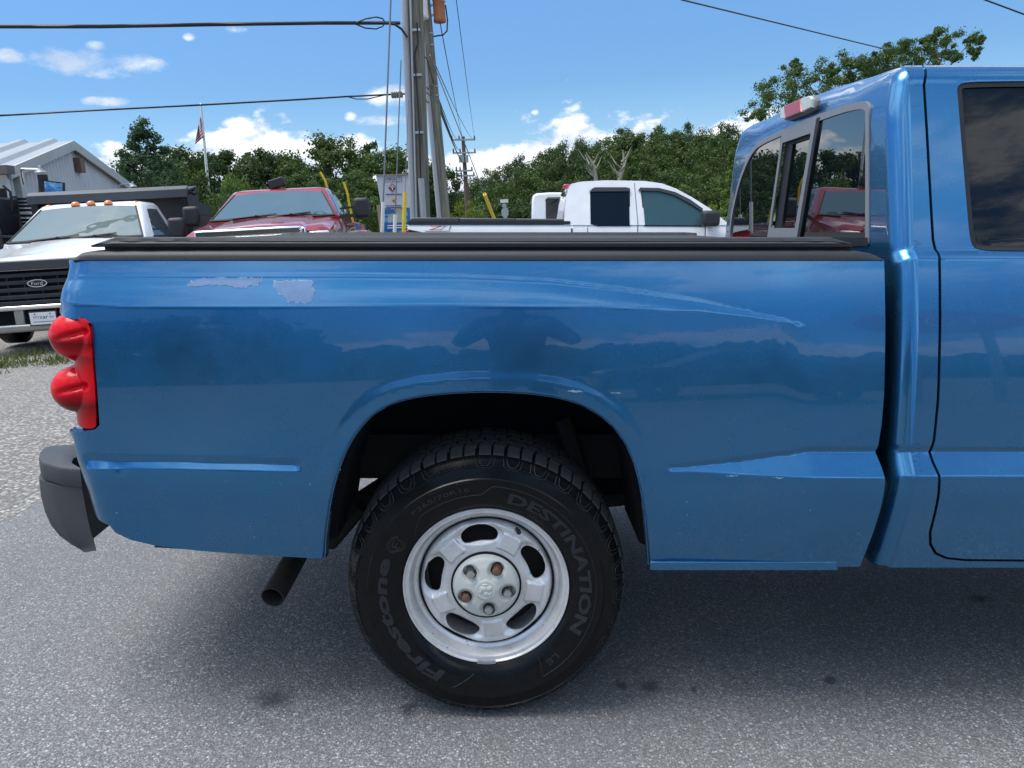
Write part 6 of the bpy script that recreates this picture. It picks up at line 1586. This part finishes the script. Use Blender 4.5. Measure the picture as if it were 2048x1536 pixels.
# flagpole with limp flag
YF = 35.0; fx = vert(418, 390, 402, 212, YF, PG(402, 211, YF).z); fo = fx[0] + Vector((0, 0, .2))
fpole = thing('flagpole', 'tall white flagpole leaning slightly in front of the left trees', 'flagpole', fo)
mb = MB(); mb.tube(fx, [.085, .045], 12); mb.build('mast', simple('white_mast', (.72, .73, .73), .4), fpole, fo, smooth=60); mb = MB(); mb.lathe([(.001, -.06), (.06, 0), (.001, .06)], 10, fx[1] + Vector((0, 0, .05))); mb.build('ball', M_STEEL, fpole, fo)
fl_ = bpy.data.objects.new('flag', None); COL.objects.link(fl_)
hoist = [(403, 226), (409, 276)]; fly = [(396, 236), (389, 290)]
M_FR = simple('red_flag_cloth', (.42, .03, .05), .8); M_FW = simple('white_flag_cloth', (.70, .68, .68), .8); M_FB = simple('navy_flag_cloth', (.02, .03, .12), .8)
def fpnt(u, v):     # u along the drop (hoist to fly end), v across
    ax_ = (403 + (409 - 403) * v, 226 + (272 - 226) * v); bx_ = (397 - 8 * v, 250 + 40 * v)
    return PG(ax_[0] + (bx_[0] - ax_[0]) * u, ax_[1] + (bx_[1] - ax_[1]) * u, YF + .10 * math.sin(u * 9 + v * 3))
fl_.location = fpnt(0, 0); fo2 = fpnt(0, 0); tag(fl_, 'limp flag with red and white stripes and a starred navy corner on the flagpole', 'flag')
for i in range(13):
    for u0, u1, cant in ((0, .42, True), (.42, 1, False)):
        if cant and i < 7: continue
        mb = MB(); m_ = 10
        for s_ in range(m_):
            a0, a1 = u0 + (u1 - u0) * s_ / m_, u0 + (u1 - u0) * (s_ + 1) / m_
            mb.add([fpnt(a0, i / 13), fpnt(a1, i / 13), fpnt(a1, (i + 1) / 13), fpnt(a0, (i + 1) / 13)], [(0, 1, 2, 3)])
        mb.build('stripe', M_FW if i % 2 else M_FR, fl_, fo2, smooth=0, fix=False)
mb = MB()
for s_ in range(8):
    for k in range(4): mb.add([fpnt(.42 * s_ / 8, .538 * k / 4), fpnt(.42 * (s_ + 1) / 8, .538 * k / 4), fpnt(.42 * (s_ + 1) / 8, .538 * (k + 1) / 4), fpnt(.42 * s_ / 8, .538 * (k + 1) / 4)], [(0, 1, 2, 3)])
mb.build('canton', M_FB, fl_, fo2, smooth=0, fix=False)
mb = MB()
for i in range(6):
    for j in range(5):
        c = fpnt(.035 + .07 * i, .05 + .105 * j) - Vector((0, .02, 0)); pts = [c + Vector((.035 * (1 if k % 2 == 0 else .42) * math.cos(math.pi * k / 5 + 1.57), 0, .035 * (1 if k % 2 == 0 else .42) * math.sin(math.pi * k / 5 + 1.57))) for k in range(10)]; mb.add(pts, [tuple(range(10))])
s_ = mb.build('stars', M_FW, fl_, fo2, smooth=0, fix=False); tag(s_, kind='stuff')
# roadside sign panel with map board under it
YB_ = 18.0
def sp(px, row, d=0): return PG(px, row, YB_ + d)
so2 = Vector((sp(790, 430).x, YB_, 0)); sgn_ = thing('roadside_sign', 'white sign panel with emblem above a blue map board, behind the near pole', 'sign', so2)
mb = MB(); mb.prism([sp(752, 351), sp(826, 349), sp(832, 415), sp(763, 417)], (0, .06, 0)); mb.build('panel', simple('pale_sign_white', (.55, .57, .62), .5, var=.04), sgn_, so2)
mb = MB(); mb.bar(sp(752, 350.5, -.01), sp(826, 348.5, -.01), .03, .03); mb.build('frame', simple('tan_wood', (.30, .25, .16), .8), sgn_, so2)
for x0, x1 in ((757, 766), (822, 833)): mb = MB(); a, b = sp(x0, 410, .08), sp(x1, 480, .08); d = (b - a); mb.bar(a, a + d * (-a.z / d.z), .10, .08); mb.build('post', simple('tan_wood', (.30, .25, .16), .8), sgn_, so2)
M_INKB = simple('navy_ink', (.05, .06, .16), .6); M_INKO = simple('orange_red_ink', (.52, .10, .04), .6); M_INKY = simple('gold_ink', (.60, .42, .10), .6)
ux = (sp(810, 360) - sp(770, 361)); uz = sp(789, 352) - sp(791, 372)
def stext(txt, px, row, hpx, wpx, mat, d=-.012):
    m_ = MB(); flat_text(m_, txt, sp(px, row, d), ux, uz, hpx / F * YB_, wpx / F * YB_); m_.build('lettering', mat, sgn_, so2, smooth=0, fix=False)
stext('KNIGHTS', 786, 357, 6.5, 36, M_INKB); stext('OF COLUMBUS', 787, 363.5, 3, 32, M_INKB)
def spoly(name, pts, mat, d=-.012): m_ = MB(); m_.prism([sp(a, b, d) for a, b in pts], (0, .006, 0)); return m_.build(name, mat, sgn_, so2, smooth=0)
spoly('emblem', [(784, 366.5), (793, 374), (785, 384.5), (776, 376)], M_INKO); spoly('emblem', [(781, 371), (788, 371), (790, 377), (785, 381.5), (779, 378)], M_INKB, -.020); spoly('emblem', [(783.4, 370), (785.6, 370), (786, 380), (784, 380)], M_WHITE, -.028); spoly('emblem', [(780.5, 373), (789, 373), (789, 374.6), (780.5, 374.6)], M_WHITE, -.028)
stext('COUNCIL 8952', 786, 389, 3, 32, M_INKB) if False else spoly('small_print', [(771, 388), (803, 387.4), (803.2, 389), (771.2, 389.6)], M_INKB)
spoly('emblem', [(783, 397), (790, 396.5), (791, 400), (783, 400.5)], M_INKY); spoly('emblem', [(784.5, 400.8), (790, 400.5), (787.5, 406)], M_INKO)
for r_ in (411, 414.4): spoly('small_print', [(772, r_), (803, r_ - .6), (803.2, r_ + .7), (772.2, r_ + 1.3)], M_INKB)
def map_mat():
    q = NT('printed_map'); f = q.noise(2.2, 3, .5); v = q.noise(5, 4, .6)
    q.set(Base_Color=q.ramp(f, ((.40, (.03, .16, .38)), (.47, (.10, .36, .62)), (.50, (.42, .46, .36)), (.60, (.50, .50, .42))), 'CONSTANT'), Roughness=.5); return q.m
mb = MB(); mb.prism([sp(764, 418), sp(829, 416), sp(835, 482), sp(770, 484)], (0, .04, 0)); mb.build('map_board', map_mat(), sgn_, so2)
M_INKBL = simple('blue_ink', (.02, .13, .36), .5)
spoly('map_band', [(768.5, 418.5), (790, 418), (791, 426), (769, 428)], M_INKBL); stext('BELVEDERE MILE', 797, 421.5, 4, 22, M_INKY, -.014) if False else stext('MILE', 797, 421.5, 4.5, 15, M_INKY, -.014)
spoly('map_band', [(769, 446), (831, 444), (834, 459), (771, 461)], M_INKBL); spoly('map_band', [(771, 465), (834, 463), (835, 477), (772, 479)], M_INKBL)
stext('DAYS INN', 787, 448.5, 3, 20, M_WHITE, -.02) if False else None
for r_ in (450.5, 455): spoly('small_print', [(775, r_), (828, r_ - 1.5), (828.2, r_ + .4), (775.2, r_ + 1.9)], M_WHITE, -.02)
# back of a street sign and stop sign far off
YT = 42.0; p = PG(1009, 430, YT); tso = Vector((p.x, YT, 0)); ts = thing('street_sign', 'small white name sign above the grey back of a round road sign', 'sign', tso)
mb = MB(); mb.tube([tso, PG(1008, 400, YT + .05)], .035, 8); mb.build('post', M_STEEL, ts, tso)
mb = MB(); q = PG(1008.5, 402, YT); mb.box(q, (.42, .03, .17)); mb.build('name_plate', M_WHITE, ts, tso)
mb = MB(); mb.box(PG(1008.5, 411, YT), (.22, .03, .16)); mb.build('lower_plate', M_STEEL, ts, tso)
mb = MB(); c = PG(1010, 425, YT); mb.prism([c + Vector((.20 * math.cos(R(22.5 + 45 * k)), 0, .30 * math.sin(R(22.5 + 45 * k)))) for k in range(8)], (0, .02, 0)); mb.build('sign_plate', M_STEEL, ts, tso)
# yellow marker rods behind the red pickup
for lab, x0, r0, x1, r1, Y in (('yellow marker rod rising behind the red pickup roof', 640, 344, 655, 376, 15.2), ('yellow marker rod rising behind the black mirror of the red pickup', 687, 364, 698, 405, 15.6)):
    a, b = PG(x0, r0, Y), PG(x1, r1, Y); d = (b - a); m0 = a.lerp(b, .5) + Vector((.02, 0, 0)); foot = b + Vector((-.25 if x0 < 660 else .16, .3, 0)) ; foot.z = 0
    o_ = thing('marker_rod', lab, 'marker rod', foot, group='yellow marker rods'); mb = MB(); mb.tube([a, m0, b, foot], .022, 8); mb.build('rod', M_YELLOW, o_, foot, smooth=60)

# ================================================================== across the road, seen only as reflections in the paint and glass
spec1, spec2 = [], []
rg = np.random.default_rng(8)
for Y, hh0 in ((-48, 5.2), (-60, 7.0)):
    x = -75.0
    while x < 75:
        hh = hh0 * rg.uniform(.7, 1.15) * (1.9 if x < -16 else .8); (spec1 if rg.random() < .5 else spec2).append((x, Y + rg.uniform(-2, 2), -hh * .35, hh * 1.3, hh * rg.uniform(.8, 1.1))); x += hh * rg.uniform(.45, .8)
woods('woodland', spec1 + spec2, 'dark tree line across the road, mirrored in the blue paint', 51, 1.5, 1300, M_LEAF_DARK)
M_DKPAINT = paint_mat('charcoal_car_paint', (.03, .035, .04), .3, .35, False, False)
sv = thing('parked_car', 'dark estate car across the tarmac, mirrored in the blue bedside', 'car', (3.6, -9.0, gz(3.6, -9)), 0)
mb = MB(); prof = [(-2.25, .35), (-2.3, .75), (-2.1, .95), (-1.15, 1.0), (-.35, 1.48), (1.5, 1.52), (2.1, 1.05), (2.25, .9), (2.25, .35)]
mb.loft([[Vector((x, y, z)) for x, z in [(a, b if b < 1.02 else b) for a, b in prof]] for y in (-.88, .88)]); mb.build('body', M_DKPAINT, sv, bevel=.08, seg=3)
mb = MB(); mb.prism([(-.95, .885, 1.03), (-.32, .885, 1.40), (1.42, .885, 1.44), (1.85, .885, 1.05)], (0, .01, 0)); mb.build('side_window', M_TINT, sv)
for x in (-1.4, 1.4):
    mb = MB(); mb.lathe([(.05, .0), (.22, .02), (.33, .0), (.33, -.2)], 24, (x, .89, .33), 'Y'); mb.build('wheel', M_TYRE, sv, smooth=30)
vsn = thing('oval_sign', 'red oval roadside sign on two posts, mirrored in the blue door', 'sign', (6.4, -7.5, gz(6.4, -7.5)))
mb = MB(); mb.prism([Vector((1.25 * math.cos(2 * math.pi * i / 32), 0, 3.0 + .55 * math.sin(2 * math.pi * i / 32))) for i in range(32)], (0, .12, 0)); mb.build('face', simple('red_sign_face', (.5, .05, .08), .4), vsn)
mb = MB(); flat_text(mb, 'TOP', (0, .125, 3.0), (-1, 0, 0), (0, 0, 1), .45, 1.3); mb.build('lettering', M_WHITE, vsn, smooth=0, fix=False)
for x in (-.6, .6): mb = MB(); mb.bar((x, .05, 0), (x, .05, 2.6), .12, .12); mb.build('post', M_STEEL, vsn)
# the photographer, holding the phone out in front
def person():
    t = thing('person', 'person in dark shirt and wide hat holding a phone up, mirrored in the bedside', 'person', (0.02, -.48, 0))
    J = [(0, 0, .95), (0, -.01, 1.15), (0, -.01, 1.38), (0, 0, 1.50), (0, .02, 1.60), (0, .02, 1.70),          # pelvis..head
         (.19, 0, 1.42), (.33, .08, 1.22), (.12, .36, 1.33), (.07, .42, 1.34), (-.19, 0, 1.42), (-.33, .08, 1.22), (-.12, .36, 1.33), (-.07, .42, 1.34),
         (.10, 0, .90), (.12, .02, .50), (.12, -.02, .09), (.13, .13, .04), (-.10, 0, .90), (-.12, .02, .50), (-.12, -.02, .09), (-.13, .13, .04)]
    E = [(0, 1), (1, 2), (2, 3), (3, 4), (4, 5), (2, 6), (6, 7), (7, 8), (8, 9), (2, 10), (10, 11), (11, 12), (12, 13), (0, 14), (14, 15), (15, 16), (16, 17), (0, 18), (18, 19), (19, 20), (20, 21)]
    rad = [.15, .15, .16, .06, .085, .08, .075, .055, .035, .035, .075, .055, .035, .035, .10, .07, .05, .04, .10, .07, .05, .04]
    me = bpy.data.meshes.new('body'); me.from_pydata([Vector(j) for j in J], E, []); o = bpy.data.objects.new('body', me); COL.objects.link(o); o.parent = t
    m_ = o.modifiers.new('skin', 'SKIN'); o.modifiers.new('sub', 'SUBSURF').levels = 1; o.modifiers['sub'].render_levels = 1
    for i, r in enumerate(rad): me.skin_vertices[0].data[i].radius = (r, r)
    me.skin_vertices[0].data[0].use_root = True
    me.materials.append(simple('dark_blue_clothes', (.03, .05, .09), .8))
    mb = MB(); mb.lathe([(.18, 1.70), (.165, 1.705), (.10, 1.72), (.095, 1.78), (.06, 1.81), (.001, 1.815)], 24, (0, .02, 0)); mb.build('hat', M_CHASSIS, t, smooth=50)
    for s in (-1, 1):
        for k in range(4):
            mb = MB(); a = Vector((s * .075, .425, 1.315 + .017 * k)); mb.tube([a, a + Vector((-s * .012, .02, 0)), a + Vector((-s * .026, .012, 0))], [.008, .0075, .006], 6); mb.build('finger', simple('skin', (.42, .26, .19), .6), t)
        mb = MB(); mb.tube([Vector((s * .07, .41, 1.30)), Vector((s * .05, .405, 1.315)), Vector((s * .035, .41, 1.32))], [.010, .009, .007], 6); mb.build('thumb', simple('skin', (.42, .26, .19), .6), t)
    ph = tag(bpy.data.objects.new('phone', None), 'dark phone held out in both hands of the person', 'phone'); COL.objects.link(ph); ph.location = (.02, -.035, 1.335)
    mb = MB(); mb.box((0, -.008, 0), (.15, .008, .072)); mb.build('case', M_PLASTIC, ph, bevel=.003)
    return t
person()
